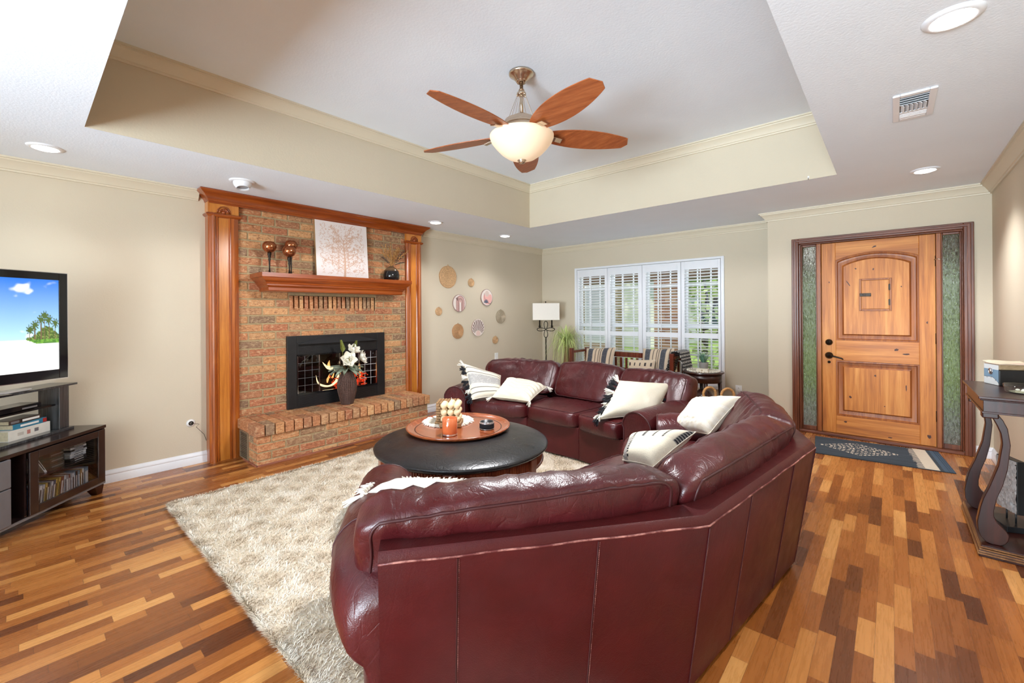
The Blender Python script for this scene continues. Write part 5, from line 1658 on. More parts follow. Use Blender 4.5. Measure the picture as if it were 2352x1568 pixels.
# ------------------------------------------------------------ cushions
def pillow(name, label, cat, TL, TR, BR, BL, thick, cfn, n=44, pinch=.06, group=None, seed=0, amp=.006, mat='vc', relief=None):
    """a sewn cushion between four corners: two puffed faces meeting at a seam"""
    TL, TR, BR, BL = (Vector(q) for q in (TL, TR, BR, BL))
    cen = (TL + TR + BR + BL) / 4
    nrm = (TR - TL + BR - BL).cross(TL - BL + TR - BR).normalized()
    if nrm.dot(Vector((0, 0, 1.3188)) - cen) < 0: nrm = -nrm
    t = thing(name, label, cat, tuple(cen - Vector((0, 0, abs(TL.z - BL.z) / 2))), group)
    def base(u, v):
        x, y = u * 2 - 1, v * 2 - 1
        x *= 1 - pinch * (1 - y * y); y *= 1 - pinch * (1 - x * x)
        a, c_ = (x + 1) / 2, (y + 1) / 2
        return TL.lerp(TR, a).lerp(BL.lerp(BR, a), 1 - c_)
    def side(sg):
        def fn(u, v):
            p = base(u, v)
            h = max(0, (1 - (2 * u - 1) ** 4) * (1 - (2 * v - 1) ** 4)) ** .55
            k = wr(p, amp, 9, seed + sg) * h
            if relief and sg > 0: k += relief(u, v) * h
            return p + nrm * (sg * thick / 2 * h + k)
        return fn
    b = MB(); b.grid(side(1), n, n, cfn=cfn); b.build('front_cover', mat, t, True)
    b = MB(); b.grid(side(-1), n, n, cfn=lambda u, v: S(226, 216, 196)); b.build('back_cover', mat, t, True)
    b = MB(); rim = [base(q / 20, 0) for q in range(20)] + [base(1, q / 20) for q in range(20)] + [base(1 - q / 20, 1) for q in range(20)] + [base(0, 1 - q / 20) for q in range(20)]
    b.tube(rim, .0035, 5, True); b.build('seam', 'cream', t, True)
    return t, base, nrm
def tassel(parent, p, d, ln, mat, r=.011, seed=0):
    tr_ = random.Random(seed); p = Vector(p); d = Vector(d).normalized(); b = MB()
    b.ball(p + d * r * .8, r * .8, 8)
    for k in range(16):
        e = Vector((tr_.gauss(0, 1), tr_.gauss(0, 1), tr_.gauss(0, 1))).normalized(); e = (e - d * e.dot(d)) * r
        b.tube([p + d * r + e * .4, p + d * (r + ln * .5) + e * 1.3, p + d * (r + ln * tr_.uniform(.85, 1.05)) + e * 1.9], [r * .28, r * .3, r * .14], 4, caps=False)
    b.build('tassel', mat, parent, True)
def edge_fringe(parent, base, side, nrm, ln, mats, n=9, seed=0):
    er = random.Random(seed)
    for i in range(n):
        q = (i + .5) / n
        uv = {'L': (0, q), 'R': (1, q), 'T': (q, 1), 'B': (q, 0)}[side]
        ctr = base(.5, .5); p = base(*uv); d = (p - base(.5 if side in 'TB' else (.35 if side == 'L' else .65), .5 if side in 'LR' else (.35 if side == 'B' else .65)))
        d = (d - nrm * d.dot(nrm)).normalized() * .9 + Vector((0, 0, -.45)) + nrm * .2
        tassel(parent, p, d, ln * er.uniform(.8, 1.15), mats[i % len(mats)], .017, seed + i)
CRM = S(228, 219, 200); CRW = S(234, 228, 214); BLK = S(28, 28, 34); GRY = S(168, 164, 160)
def c_stripe1(u, v):
    x = v
    if .38 < x < .68: return GRY if noise.noise(Vector((u * 90, v * 90, 0))) > -.2 else S(188, 184, 178)
    for e in (.12, .25, .75, .88):
        if abs(x - e) < .008: return S(70, 66, 66)
    return CRM
# rear sofa
P, B_, N_ = pillow('throw_pillow', 'cream and grey banded pillow with black tassels by the rear sofa left arm', 'pillow', (-3.347, 3.05, .796), (-3.13, 3.374, .656), (-2.974, 3.217, .485), (-3.13, 2.947, .463), .12, c_stripe1, group=None, seed=3)
edge_fringe(P, B_, 'L', N_, .05, ['blackyarn', 'blackyarn', 'fringe'], 9, 40)
def rel_braid(u, v):
    a = abs(u - .5) * 2
    return .012 * math.sin((v * 9 + 2.2 * abs((u * 2) % 1 - .5)) * 2 * PI / 1.4)
P, B_, N_ = pillow('throw_pillow', 'cream textured pillow with raised scallops lying on the rear sofa seat', 'pillow', (-3.111, 3.456, .621), (-2.698, 3.619, .549), (-2.602, 3.211, .475), (-2.978, 3.081, .49), .13, lambda u, v: CRM, 60, seed=6, relief=rel_braid)
tassel(P, B_(0, 0), (-.4, -.5, -.3), .05, 'fringe', .012, 1); tassel(P, B_(1, 0), (.4, -.7, -.3), .05, 'fringe', .012, 2); tassel(P, B_(1, 1), (.8, .1, -.5), .05, 'fringe', .012, 3)
P, B_, N_ = pillow('throw_pillow', 'plain cream pillow with black and white tassels at the right end of the rear sofa', 'pillow', (-1.775, 3.432, .726), (-1.464, 3.838, .676), (-1.485, 3.487, .46), (-1.775, 3.046, .463), .15, lambda u, v: S(230, 222, 202), seed=9)
edge_fringe(P, B_, 'L', N_, .06, ['blackyarn', 'fringe', 'blackyarn'], 11, 60); edge_fringe(P, B_, 'R', N_, .06, ['blackyarn', 'fringe'], 9, 80)
# near sofa
def rel_fuzz(u, v):
    return .018 * max(0, noise.noise(Vector((u * 14, v * 14, 1)))) * (1 if .2 < u < .72 else .2)
P, B_, N_ = pillow('throw_pillow', 'large cream pillow with a fluffy leaf pattern at the far end of the near sofa', 'pillow', (-1.077, 3.246, .687), (-.733, 3.10, .764), (-.90, 2.96, .52), (-1.193, 3.105, .465), .16, lambda u, v: CRM if noise.noise(Vector((u * 9, v * 9, 3))) > 0 else CRW, 60, seed=12, relief=rel_fuzz)
tassel(P, B_(1, 1), (.3, -.4, -1), .06, 'fringe', .012, 5)
def c_bands(u, v):
    x = u
    if v > .60 and (u * 5.2) % 1 < .22: return BLK if int(v * 60) % 3 else S(150, 146, 140)
    if v > .62: return S(214, 204, 184)
    for e in (.06, .22):
        if abs(x - e) < .02 and int(v * 46) % 3: return BLK
    if .08 < x < .2: return S(196, 190, 182) if int(v * 60 + 6 * math.sin(u * 60)) % 2 else S(120, 116, 114)
    return S(228, 220, 198)
P, B_, N_ = pillow('throw_pillow', 'cream pillow with black stitched bands lying behind the near sofa back cushion', 'pillow', (-1.21, 2.464, .56), (-.828, 2.493, .646), (-.98, 2.267, .478), (-1.174, 2.296, .465), .15, c_bands, 60, seed=15)
P, B_, N_ = pillow('fringed_throw', 'white fringed throw pillow lying by the left arm of the near sofa', 'pillow', (-1.80, 1.134, .535), (-1.462, 1.378, .53), (-1.25, 1.098, .60), (-1.642, .94, .575), .06, lambda u, v: CRW, seed=18)
b = MB(); fr2 = random.Random(77)
for side in ('T', 'L'):
    for k in range(260):
        q = fr2.random(); p = B_(q, 1) if side == 'T' else B_(0, q); c_ = B_(.5, .5)
        d = (p - c_).normalized() * fr2.uniform(.015, .04) + Vector((fr2.gauss(0, .008), fr2.gauss(0, .008), .02 * fr2.random()))
        b.tube([p, p + d * .6 + Vector((0, 0, .008)), p + d], [.0035, .0035, .001], 4, caps=False)
o = b.build('fringe', 'fringe', P); o['kind'] = 'stuff'
tassel(P, B_(0, 0), (-.45, -.65, -.6), .075, 'fringe', .016, 7)
# ------------------------------------------------------------ ceiling fan
fx, fy = -1.916, 2.297
fan = thing('ceiling_fan', 'brushed nickel ceiling fan with five wooden blades and a lit frosted bowl', 'ceiling fan', (fx, fy, 2.352))
b = MB(); b.lathe([(.02, 2.912), (.032, 2.909), (.034, 2.918), (.042, 2.923), (.052, 2.938), (.078, 2.958), (.086, 2.963), (.086, 2.975)], (fx, fy, 0), 32); b.build('canopy', 'nickel', fan, True)
b = MB(); b.lathe([(.0125, 2.657), (.0125, 2.92)], (fx, fy, 0), 16); b.lathe([(.013, 2.867), (.02, 2.859), (.024, 2.847), (.032, 2.837), (.032, 2.827), (.022, 2.82), (.013, 2.817)], (fx, fy, 0), 20)
for k in range(5):
    a = 2 * PI * k / 5; b.ball((fx + .028 * math.cos(a), fy + .028 * math.sin(a), 2.824), .009, 8)
b.build('downrod', 'nickel', fan, True)
for k in range(8):
    a = 2 * PI * (k + .3) / 8
    MB().tube([(fx + .028 * math.cos(a), fy + .028 * math.sin(a), 2.824), (fx + .10 * math.cos(a), fy + .10 * math.sin(a), 2.637)], .0013, 4).build('support_wire', 'nickel', fan)
b = MB(); b.lathe([(.02, 2.692), (.035, 2.689), (.045, 2.675), (.075, 2.667), (.082, 2.649), (.118, 2.643), (.122, 2.622), (.128, 2.617), (.130, 2.605), (.122, 2.599), (.122, 2.552), (.16, 2.549), (.16, 2.543), (.02, 2.543)], (fx, fy, 0), 40)
sharp(b.build('motor_housing', 'nickel', fan), 40)
m = NT('frosted_lit_glass'); m.set(S(228, 206, 180), .45); gc = m.coord(); sp_ = m.n('ShaderNodeSeparateXYZ'); m.l(gc, sp_.inputs[0])
m.b.inputs['Emission Color'].default_value = (1.0, .72, .46, 1); m.b.inputs['Emission Strength'].default_value = .20
M['bowl'] = m.m
b = MB(); R0 = .221
b.lathe([(.14, 2.549), (.207, 2.548), (R0, 2.54), (.220, 2.525), (.209, 2.499), (.18, 2.462), (.145, 2.425), (.10, 2.393), (.05, 2.375), (.012, 2.371)], (fx, fy, 0), 56); b.build('light_bowl', 'bowl', fan, True)
b = MB(); b.lathe([(.03, 2.377), (.031, 2.37), (.024, 2.365), (.024, 2.359), (.018, 2.352), (.002, 2.35)], (fx, fy, 0), 24); b.build('finial', 'nickel', fan, True)
for k in range(5):
    m = Matrix.Translation((fx, fy, 2.545)) @ Matrix.Rotation(math.radians(53.7 + 72 * k), 4, 'Z') @ Matrix.Rotation(math.radians(-13), 4, 'X')
    L0, L1 = .155, .80
    prof = []
    for q in range(25):
        t_ = q / 24; w = .038 + .066 * math.sin(PI * min(1, t_ * .93) ** .9) ** .75
        prof.append((lerp(L0, L1 - .03, t_), w))
    poly = [(x, w) for x, w in prof] + [(L1, .012)] + [(L1 - .03, -prof[-1][1])] + [(x, -w) for x, w in reversed(prof[:-1])]
    b = MB(); b.prism(poly, lambda p, kk: m @ Vector((p[0], p[1], .004 + .006 * kk)))
    bl = b.build('blade', 'blade', fan, bevel=.0015, seg=1)
    b = MB()
    pts = [(.10, .0, -.004), (.17, 0, .0), (.24, 0, -.006), (.285, 0, -.016)]
    for (x0, y0, z0), (x1, y1, z1) in zip(pts, pts[1:]):
        vs = [m @ Vector((x, s * w, z + dz)) for x, z, w in ((x0, z0, .026 - .02 * (x0 - .1)), (x1, z1, .026 - .02 * (x1 - .1))) for s in (-1, 1) for dz in (-.007, .003)]
        b.add(vs, [(0, 1, 3, 2), (4, 6, 7, 5), (0, 4, 5, 1), (2, 3, 7, 6), (0, 2, 6, 4), (1, 5, 7, 3)])
    b.build('blade_bracket', 'nickel', bl, bevel=.002)
light('fan_bulb', 'SPOT', (fx, fy, 2.337), 125, col=(.96, .97, 1), angle=3.02, blend=.12, radius=.12)

# ------------------------------------------------------------ recessed lights, vent, hook
M['led'] = emit('lit_led_lens', (1, .97, .92), 9.0)
RL = [((.18, 2.352), 'lit recessed ceiling light nearest the camera on the right, before the air vent'), ((.204, 4.76), 'lit recessed ceiling light above the entry door beyond the air vent'),
      ((-4.186, .118), 'lit recessed ceiling light over the television corner'), ((-4.172, 3.352), 'lit recessed ceiling light at the right end of the fireplace cornice'),
      ((-4.178, 4.618), 'lit recessed ceiling light above the wall decorations, furthest down the left side')]
for (x, y), lab in RL:
    t = thing('recessed_light', lab, 'ceiling light', (x, y, ZC - .012), 'recessed ceiling lights')
    b = MB(); b.lathe([(.064, ZC - .010), (.07, ZC - .012), (.086, ZC - .006), (.09, ZC)], (x, y, 0), 40, cap=False); b.build('trim_ring', 'white', t, True)
    b = MB(); b.lathe([(.001, ZC - .016), (.05, ZC - .015), (.066, ZC - .009)], (x, y, 0), 40, cap=False); b.build('lens', 'led', t, True)
    light('recessed_lamp', 'SPOT', (x, y, ZC - .03), 6 if y < 1 else (60 if x > -1 else 16), col=(.98, .98, 1), angle=2.0, blend=.9, radius=.06)
x, y = -4.062, 1.232
t = thing('eyeball_spotlight', 'unlit white eyeball spotlight in the ceiling before the fireplace', 'ceiling light', (x, y, ZC - .06))
b = MB(); b.lathe([(.055, ZC - .008), (.08, ZC - .012), (.094, ZC - .005), (.096, ZC)], (x, y, 0), 40, cap=False); b.build('trim_ring', 'white', t, True)
b = MB(); m = Matrix.Translation((x, y, ZC - .012)) @ Matrix.Rotation(math.radians(-14), 4, 'Y')
pr = [(.068 * math.cos(a), -.068 * math.sin(a) * .9) for a in [q * .1 for q in range(0, 9)]]
vs = []
b2 = MB(); b2.lathe(pr + [(.046, -.052), (.044, -.03), (.001, -.03)], (0, 0, 0), 36, cap=False)
b.add([m @ Vector(v) for v in b2.v], b2.f); b.build('eyeball', 'white', t, True)
b2 = MB(); b2.lathe([(.001, -.036), (.043, -.036)], (0, 0, 0), 30, cap=False); b = MB(); b.add([m @ Vector(v) for v in b2.v], b2.f); b.build('lens', plain('grey_lens', S(150, 152, 156), .3), t)
t = thing('air_vent', 'white rectangular air supply vent in the ceiling on the right', 'vent', (.095, 3.21, ZC - .01))
vx0, vx1, vy0, vy1 = .008, .18, 3.01, 3.405
b = MB()
for x0, x1, y0, y1 in ((vx0, vx0 + .03, vy0, vy1), (vx1 - .03, vx1, vy0, vy1), (vx0 + .03, vx1 - .03, vy0, vy0 + .035), (vx0 + .03, vx1 - .03, vy1 - .035, vy1)): b.bx(x0, x1, y0, y1, ZC - .010, ZC)
b.build('frame', 'white', t, bevel=.004)
MB().bx(vx0 + .03, vx1 - .03, vy0 + .035, vy1 - .035, ZC - .002, ZC - .0005).build('duct_shade_plate', 'black', t)  # black plate stands in for the shade inside the duct
b = MB()
for k in range(4):
    y = lerp(vy0 + .05, 3.155, k / 3); b.bx(vx0 + .03, vx1 - .03, -.006, .006, -.0008, .0008, mat=Matrix.Translation((0, y, ZC - .006)) @ Matrix.Rotation(.7, 4, 'X'))
for k in range(6):
    x = lerp(vx0 + .042, vx1 - .042, k / 5); b.bx(-.010, .010, 3.165, 3.27, -.0008, .0008, mat=Matrix.Translation((x, 0, ZC - .008)) @ Matrix.Rotation(.75, 4, 'Y'))
b.bx(vx0 + .03, vx1 - .03, 3.27, vy1 - .035, ZC - .009, ZC - .006)
for k in range(3): b.bx(vx0 + .03, vx1 - .03, 3.30 + .022 * k, 3.306 + .022 * k, ZC - .011, ZC - .009)
b.build('louvers', 'white', t)
t = thing('tray_hook', 'tiny white hook on the edge of the ceiling recess at the far right', 'hook', (-.526, U2 - .01, ZC))
b = MB(); b.bx(-.532, -.520, U2 - .008, U2, ZC + .006, ZC + .028); b.build('plate', 'whitem', t)
MB().tube([(-.526, U2 - .008, ZC + .014), (-.526, U2 - .016, ZC + .006), (-.526, U2 - .012, ZC - .004), (-.526, U2 - .006, ZC)], .0018, 6).build('hook_wire', 'bronze', t)

# ------------------------------------------------------------ floor lamp
lx, ly = -4.30, 5.74
t = thing('floor_lamp', 'iron floor lamp with a white rectangular shade in the far corner', 'lamp', (lx, ly, 0))
m = Matrix.Translation((lx, ly, 0)) @ Matrix.Rotation(.7207, 4, 'Z')
b = MB()
w, d, z0, z1 = .217, .10, 1.20, 1.477
ring = lambda k, z: [m @ Vector((x * k, y * k, z)) for x, y in ((-w, -d), (w, -d), (w, d), (-w, d))]
o_, i_ = ring(1, z0) + ring(1, z1), ring(.975, z0) + ring(.975, z1)
b.add(o_ + i_, [(q, (q + 1) % 4, 4 + (q + 1) % 4, 4 + q) for q in range(4)] + [(8 + (q + 1) % 4, 8 + q, 12 + q, 12 + (q + 1) % 4) for q in range(4)] + [(q, 8 + q, 8 + (q + 1) % 4, (q + 1) % 4) for q in range(4)] + [(4 + (q + 1) % 4, 12 + (q + 1) % 4, 12 + q, 4 + q) for q in range(4)])
sh = b.build('lamp_shade', 'shade', t)
for z in (z0 + .004, z1 - .004): MB().tube(ring(1.006, z), .004, 5, True).build('shade_trim', 'fringe', sh)
b = MB()
L2 = lambda x, z, y=0: m @ Vector((x, y, z))
def loopc(cx, cz, ang, ln, wd):
    pts = []
    for q in range(25):
        a = 2 * PI * q / 24; r_ = math.sin(a / 2) ; u = ln * math.sin(a / 2) ** 1.0 * abs(math.sin(a / 2)); v = wd * math.sin(a)
        u = ln * (1 - math.cos(a)) / 2
        v *= (.55 + .45 * u / ln)
        pts.append(L2(cx + u * math.cos(ang) - v * math.sin(ang), cz + u * math.sin(ang) + v * math.cos(ang)))
    b.tube(pts, .006, 6, True)
cz = 1.045
loopc(0, cz, PI / 2, .135, .038); loopc(0, cz, -PI / 2, .135, .038); loopc(0, cz, 0, .145, .032); loopc(0, cz, PI, .145, .032)
for s in (-1, 1):
    b.tube([L2(s * .10, 1.095), L2(s * .10, 1.30)], .011, 8); b.tube([L2(s * .10, 1.075), L2(s * .10, 1.095)], [.006, .022], 10)
    b.tube([L2(s * .122, 1.10), L2(s * .078, 1.10)], .004, 6)
b.build('scroll', 'bronze', t, True)
b = MB(); b.tube([L2(0, .02), L2(0, .92)], .010, 8); b.tube([L2(-.10, 1.30), L2(.10, 1.30)], .006, 6); b.tube([L2(0, 1.30), L2(0, 1.49)], .005, 6); b.build('pole', 'bronze', t, True)
b = MB(); b.lathe([(.001, .03), (.02, .03), (.03, .022), (.13, .014), (.14, .0), (.001, 0)], (lx, ly, 0), 32); b.build('base', 'bronze', t, True)
b = MB(); b.ball(L2(0, 1.497), .012, 10); b.build('finial', 'bronze', t, True)

# ------------------------------------------------------------ ponytail palm
px_, py_ = -3.90, 5.74
t = thing('ponytail_palm', 'bright green ponytail palm drooping beside the far window', 'plant', (px_, py_, 0))
b = MB(); b.lathe([(.12, 0), (.16, .02), (.18, .30), (.19, .32), (.175, .32), (.165, .28), (.001, .27)], (px_, py_, 0), 32); b.build('pot', plain('clay_pot', S(150, 106, 74), .7), t, True)
b = MB(); b.tube([(px_, py_, .26), (px_, py_, .36), (px_ + .01, py_, .55), (px_, py_, .80)], [.09, .07, .045, .03], 10); b.build('trunk', 'twig', t, True)
b = MB(); pr_ = random.Random(14)
for k in range(300):
    a = pr_.uniform(0, 2 * PI); up = pr_.uniform(.02, .36); R_ = pr_.uniform(.12, .40); dr_op = pr_.uniform(.1, .65)
    p0 = Vector((px_, py_, .74 + .14 * pr_.random()))
    d = Vector((math.cos(a), math.sin(a), 0)); pts = []
    for q in range(8):
        s = q / 7
        pts.append(p0 + d * R_ * (1 - (1 - s) ** 1.5) + Vector((0, 0, up * 2.2 * s * (1 - .55 * s) - dr_op * s * s * s)))
    w = pr_.uniform(.0025, .0055); sd = d.cross(Vector((0, 0, 1))); vs = []
    for i, p in enumerate(pts):
        ww = w * (1 - (i / 7) ** 2 * .9); vs += [p - sd * ww, p + sd * ww]
    b.add(vs, [(2 * i, 2 * i + 1, 2 * i + 3, 2 * i + 2) for i in range(7)])
vs = b.v
b.v = [(max(p[0], XL + .02), min(p[1], YW - .06), p[2]) for p in vs]
o = b.build('leaves', 'leaf', t, True); o['kind'] = 'stuff'

# ------------------------------------------------------------ bench with pillows and throw
M['benchwood'] = wood('red_brown_wood', S(74, 28, 18), S(112, 50, 32), S(138, 72, 50), 2, .25, coat=.5)
bx0, bx1, by0, by1 = -3.56, -2.03, 5.32, 5.80
t = thing('slatted_bench', 'dark wooden bench with a slatted back in front of the far window', 'bench', ((bx0 + bx1) / 2, 5.56, 0))
b = MB(); b.bx(bx0 + .05, bx1 - .05, by0 + .02, by1 - .03, .40, .44); b.build('seat', 'benchwood', t, bevel=.006)
b = MB(); b.bx(bx0 + .05, bx1 - .05, by1 - .05, by1 - .015, .675, .745); b.build('back_rail', 'benchwood', t, bevel=.004); MB().bx(bx0 + .05, bx1 - .05, by1 - .045, by1 - .02, .47, .52).build('lower_rail', 'benchwood', t, bevel=.004)
n = 17
for k in range(n):
    xx = lerp(bx0 + .10, bx1 - .10, k / (n - 1)); MB().bx(xx - .016, xx + .016, by1 - .04, by1 - .025, .52, .665).build('back_slat', 'benchwood', t)
for xx in (bx0 + .025, bx1 - .025):
    for yy, zz in ((by0 + .025, .80), (by1 - .03, .785)):
        MB().bx(xx - .025, xx + .025, yy - .025, yy + .025, 0, zz).build('leg', 'benchwood', t, bevel=.004)
    MB().bx(xx - .03, xx + .03, by0 + .05, by1 - .055, .73, .765).build('arm', 'benchwood', t, bevel=.004)
    MB().bx(xx - .015, xx + .015, by0 + .05, by1 - .055, .38, .44).build('side_rail', 'benchwood', t, bevel=.004)
b = MB()
b.bx(bx0 + .05, bx1 - .05, by0 + .01, by0 + .03, .33, .40); b.build('front_rail', 'benchwood', t)
BG = S(222, 202, 176); DK = S(82, 84, 92); BR_ = S(70, 56, 54)
def c_bench(u, v):
    x = u
    if .13 < x < .31 or .66 < x < .82: return DK if noise.noise(Vector((u * 80, v * 80, 0))) > -.3 else S(104, 106, 112)
    for e in (.42, .53, .60, .93):
        if abs(x - e) < .016: return BR_
    return BG
pillow('throw_pillow', 'striped beige and charcoal pillow at the left end of the bench', 'pillow', (-3.47, 5.66, .775), (-2.99, 5.66, .815), (-2.97, 5.50, .45), (-3.43, 5.50, .45), .14, c_bench, seed=21)
pillow('throw_pillow', 'striped beige and charcoal pillow at the right end of the bench beside the throw', 'pillow', (-2.56, 5.63, .82), (-2.13, 5.62, .845), (-2.12, 5.47, .45), (-2.54, 5.48, .45), .14, c_bench, seed=22)
def c_lumb(u, v):
    for i in range(5):
        for j in range(2):
            if abs(u - (.12 + .2 * i)) < .028 and abs(v - (.28 + .45 * j)) < .10: return S(60, 52, 54)
    return S(226, 208, 182)
pillow('lumbar_pillow', 'small cream lumbar pillow with black dashes in the middle of the bench', 'pillow', (-2.68, 5.43, .68), (-2.30, 5.42, .70), (-2.29, 5.36, .45), (-2.67, 5.37, .45), .12, c_lumb, seed=23)
b = MB()
def throw(u, v):
    x = lerp(bx1 - .16, bx1 + .11, v)
    zt = .80
    if v < .4: p = (bx1 - .05 - .11 * (.4 - v) / .4, 0, zt - .34 * ((.4 - v) / .4) ** 1.1)
    elif v < .6: p = (lerp(bx1 - .055, bx1 + .05, (v - .4) / .2), 0, zt + .012 * math.sin(PI * (v - .4) / .2))
    else: p = (bx1 + .05 + .09 * (v - .6) / .4, 0, zt - .55 * ((v - .6) / .4))
    y = lerp(5.385, 5.72, u)
    k = .016 * math.sin(u * 26 + 2 * v) * (abs(v - .5) * 2)
    return Vector((p[0] + k, y + .01 * math.sin(v * 9), p[2] + .012))
def c_throw(u, v):
    uu = u * 20; vv = v * 34; i = int(vv)
    return S(226, 224, 220) if ((uu + .5 * (i % 2)) % 1 - .5) ** 2 + ((vv % 1) - .5) ** 2 < .11 else S(38, 38, 46)
b.grid(throw, 130, 190, cfn=c_throw)
o = b.build('throw_blanket', 'vc', smooth=True); sd = o.modifiers.new('thickness', 'SOLIDIFY'); sd.thickness = .006
tag(o, 'black throw with white dots draped over the right arm of the bench', 'blanket')

# ------------------------------------------------------------ end table by the window
ex, ey, ez = -1.69, 5.37, .612
t = thing('end_table', 'round dark wooden end table at the right end of the window', 'table', (ex, ey, 0))
b = MB(); b.lathe([(.001, ez - .022), (.215, ez - .022), (.226, ez - .012), (.222, ez), (.001, ez)], (ex, ey, 0), 48); sharp(b.build('table_top', 'mahogany', t), 40)
b = MB(); b.lathe([(.19, ez - .12), (.20, ez - .12), (.20, ez - .022), (.19, ez - .022)], (ex, ey, 0), 40); b.build('apron', 'mahogany', t, True)
for k in range(4):
    a = PI / 4 + k * PI / 2 - .35; c, s = math.cos(a), math.sin(a)
    b = MB(); b.tube([(ex + .17 * c, ey + .17 * s, ez - .03), (ex + .185 * c, ey + .185 * s, .3), (ex + .17 * c, ey + .17 * s, 0)], [.024, .018, .014], 10); b.build('leg', 'mahogany', t, True)
b = MB(); b.lathe([(.001, .14), (.165, .14), (.165, .16), (.001, .16)], (ex, ey, 0), 40); b.build('lower_shelf', 'mahogany', t)
t = thing('brown_jar', 'squat brown ceramic jar under the end table', 'jar', (ex, ey, .16))
b = MB(); b.lathe([(.05, .16), (.09, .18), (.105, .26), (.1, .33), (.075, .37), (.06, .38), (.05, .38)], (ex, ey, 0), 32); b.build('body', plain('brown_ceramic', S(72, 48, 42), .25, vary=.2), t, True)
b = MB(); b.lathe([(.001, .40), (.02, .398), (.055, .39), (.062, .38)], (ex, ey, 0), 24); b.build('lid', 'mahogany', t, True)
b = MB(); b.lathe([(.001, ez + .002), (.17, ez + .002), (.17, ez), (.001, ez)], (ex, ey, 0), 40)
t = thing('pompom_mat', 'round white mat with a pompom edge on the end table', 'mat', (ex, ey, ez)); b.build('cloth', 'cream', t)
b = MB()
for k in range(44): b.ball((ex + .178 * math.cos(2 * PI * k / 44), ey + .178 * math.sin(2 * PI * k / 44), ez + .009), .0095, 8)
o = b.build('pompom_edge', 'fringe', t, True)
gx, gy, gz = -1.70, 5.41, ez + .002
t = thing('potted_grass', 'small spiky green plant in a grey pot on the end table', 'plant', (gx, gy, gz))
b = MB(); b.lathe([(.038, gz), (.042, gz + .003), (.056, gz + .095), (.058, gz + .10), (.05, gz + .10), (.048, gz + .085), (.001, gz + .083)], (gx, gy, 0), 28); b.build('pot', plain('grey_concrete', S(150, 148, 146), .8), t, True)
b = MB(); gr = random.Random(6)
for k in range(60):
    a = gr.uniform(0, 2 * PI); tl = gr.uniform(.02, .13); h = gr.uniform(.07, .15); d = Vector((math.cos(a), math.sin(a), 0)); s = d.cross(Vector((0, 0, 1))) * .005; p = Vector((gx, gy, gz + .085)) + d * .012
    q1 = p + d * tl * .4 + Vector((0, 0, h * .7)); q2 = p + d * tl + Vector((0, 0, h))
    b.add([p - s, p + s, q1 + s * .8, q1 - s * .8, q2], [(0, 1, 2, 3), (3, 2, 4)])
b.build('leaves', plain('blue_green_leaf', S(108, 150, 126), .5, vary=.25, scale=30), t)
t = thing('soap_box', 'small cream box lying on the end table before the potted plant', 'box', (-1.665, 5.25, ez + .002))
MB().bx(-1.73, -1.60, 5.235, 5.275, ez + .003, ez + .043).build('body', plain('cream_card', S(226, 218, 200), .7), t, bevel=.003)
b = MB(); b.lathe([(.001, 0), (.009, 0)], (-1.665, 5.2345, ez + .024), 14, axis='y', cap=False); b.build('emblem', plain('tan_print', S(176, 156, 126), .7), t)

# ------------------------------------------------------------ wicker basket between the sofas
kx, ky, kr, kz = -1.085, 3.73, .155, .565
t = thing('wicker_basket', 'wicker basket with two rope handles in the gap between the sofas', 'basket', (kx, ky, 0))
b = MB()
def bas(u, v):
    a = 2 * PI * v; r_ = kr * (.82 + .18 * u) + .004 * math.sin(u * 60) * math.cos(a * 12)
    return (kx + r_ * math.cos(a), ky + r_ * math.sin(a), .005 + kz * u)
b.grid(bas, 60, 72, cv=True); b.lathe([(.001, .01), (kr * .8, .01)], (kx, ky, 0), 30, cap=False); b.build('body', 'wicker', t, True)
b = MB()
for k_ in (0, 1):
    b.tube([(kx + (kr + .002) * math.cos(2 * PI * q / 48), ky + (kr + .002) * math.sin(2 * PI * q / 48), kz + .005 + .006 * math.sin(q * 1.6 + PI * k_)) for q in range(48)], .011, 7, True)
b.build('rim', 'wicker', t, True)
for hx_, hy_ in ((-1.165, 3.855), (-1.03, 3.88)):
    b = MB(); c = Vector((hx_, hy_, kz + .055)); r3 = Vector((.751, .66, 0))
    for k_ in (0, 1):
        b.tube([c + r3 * (.052 * math.cos(2 * PI * q / 30)) + Vector((0, 0, .058 * math.sin(2 * PI * q / 30))) + r3.cross(Vector((0, 0, 1))) * (.006 * math.sin(q * 1.9 + PI * k_)) for q in range(30)], .0095, 7, True)
    b.build('handle', 'wicker', t, True)

# ------------------------------------------------------------ door mat
mm = Matrix.Translation((-.115, 5.225, 0)) @ Matrix.Rotation(math.radians(6), 4, 'Z')
mw, mh = .93, .64
def c_mat(u, v):
    x = u * mw; y = v * mh
    if x > .865: return S(72, 88, 104) if int(x * 260) % 4 else S(40, 52, 66)
    if .75 < x < .84: return S(206, 192, 172)
    if .70 < x < .75:
        return S(206, 192, 172) if ((y * 26) % 1 < .5) and x > .70 + .04 * ((y * 26) % .5) else S(52, 58, 66)
    cx = abs(x - .33) / .30; cy = abs(y - .33) / .22; d = cx + cy
    if d < 1.05 and int(d * 8) % 2 == 1 and ((x + .02 * int(d * 8)) * 32) % 1 < .68 and (y * 30) % 1 < .75: return S(210, 198, 178)
    return S(62, 70, 78) if int(y * 70) % 3 else S(40, 46, 52)
b = MB()
b.grid(lambda u, v: mm @ Vector((lerp(-mw / 2, mw / 2, u), lerp(-mh / 2, mh / 2, v), .008 + .002 * math.sin(v * 190))), 190, 130, cfn=c_mat)
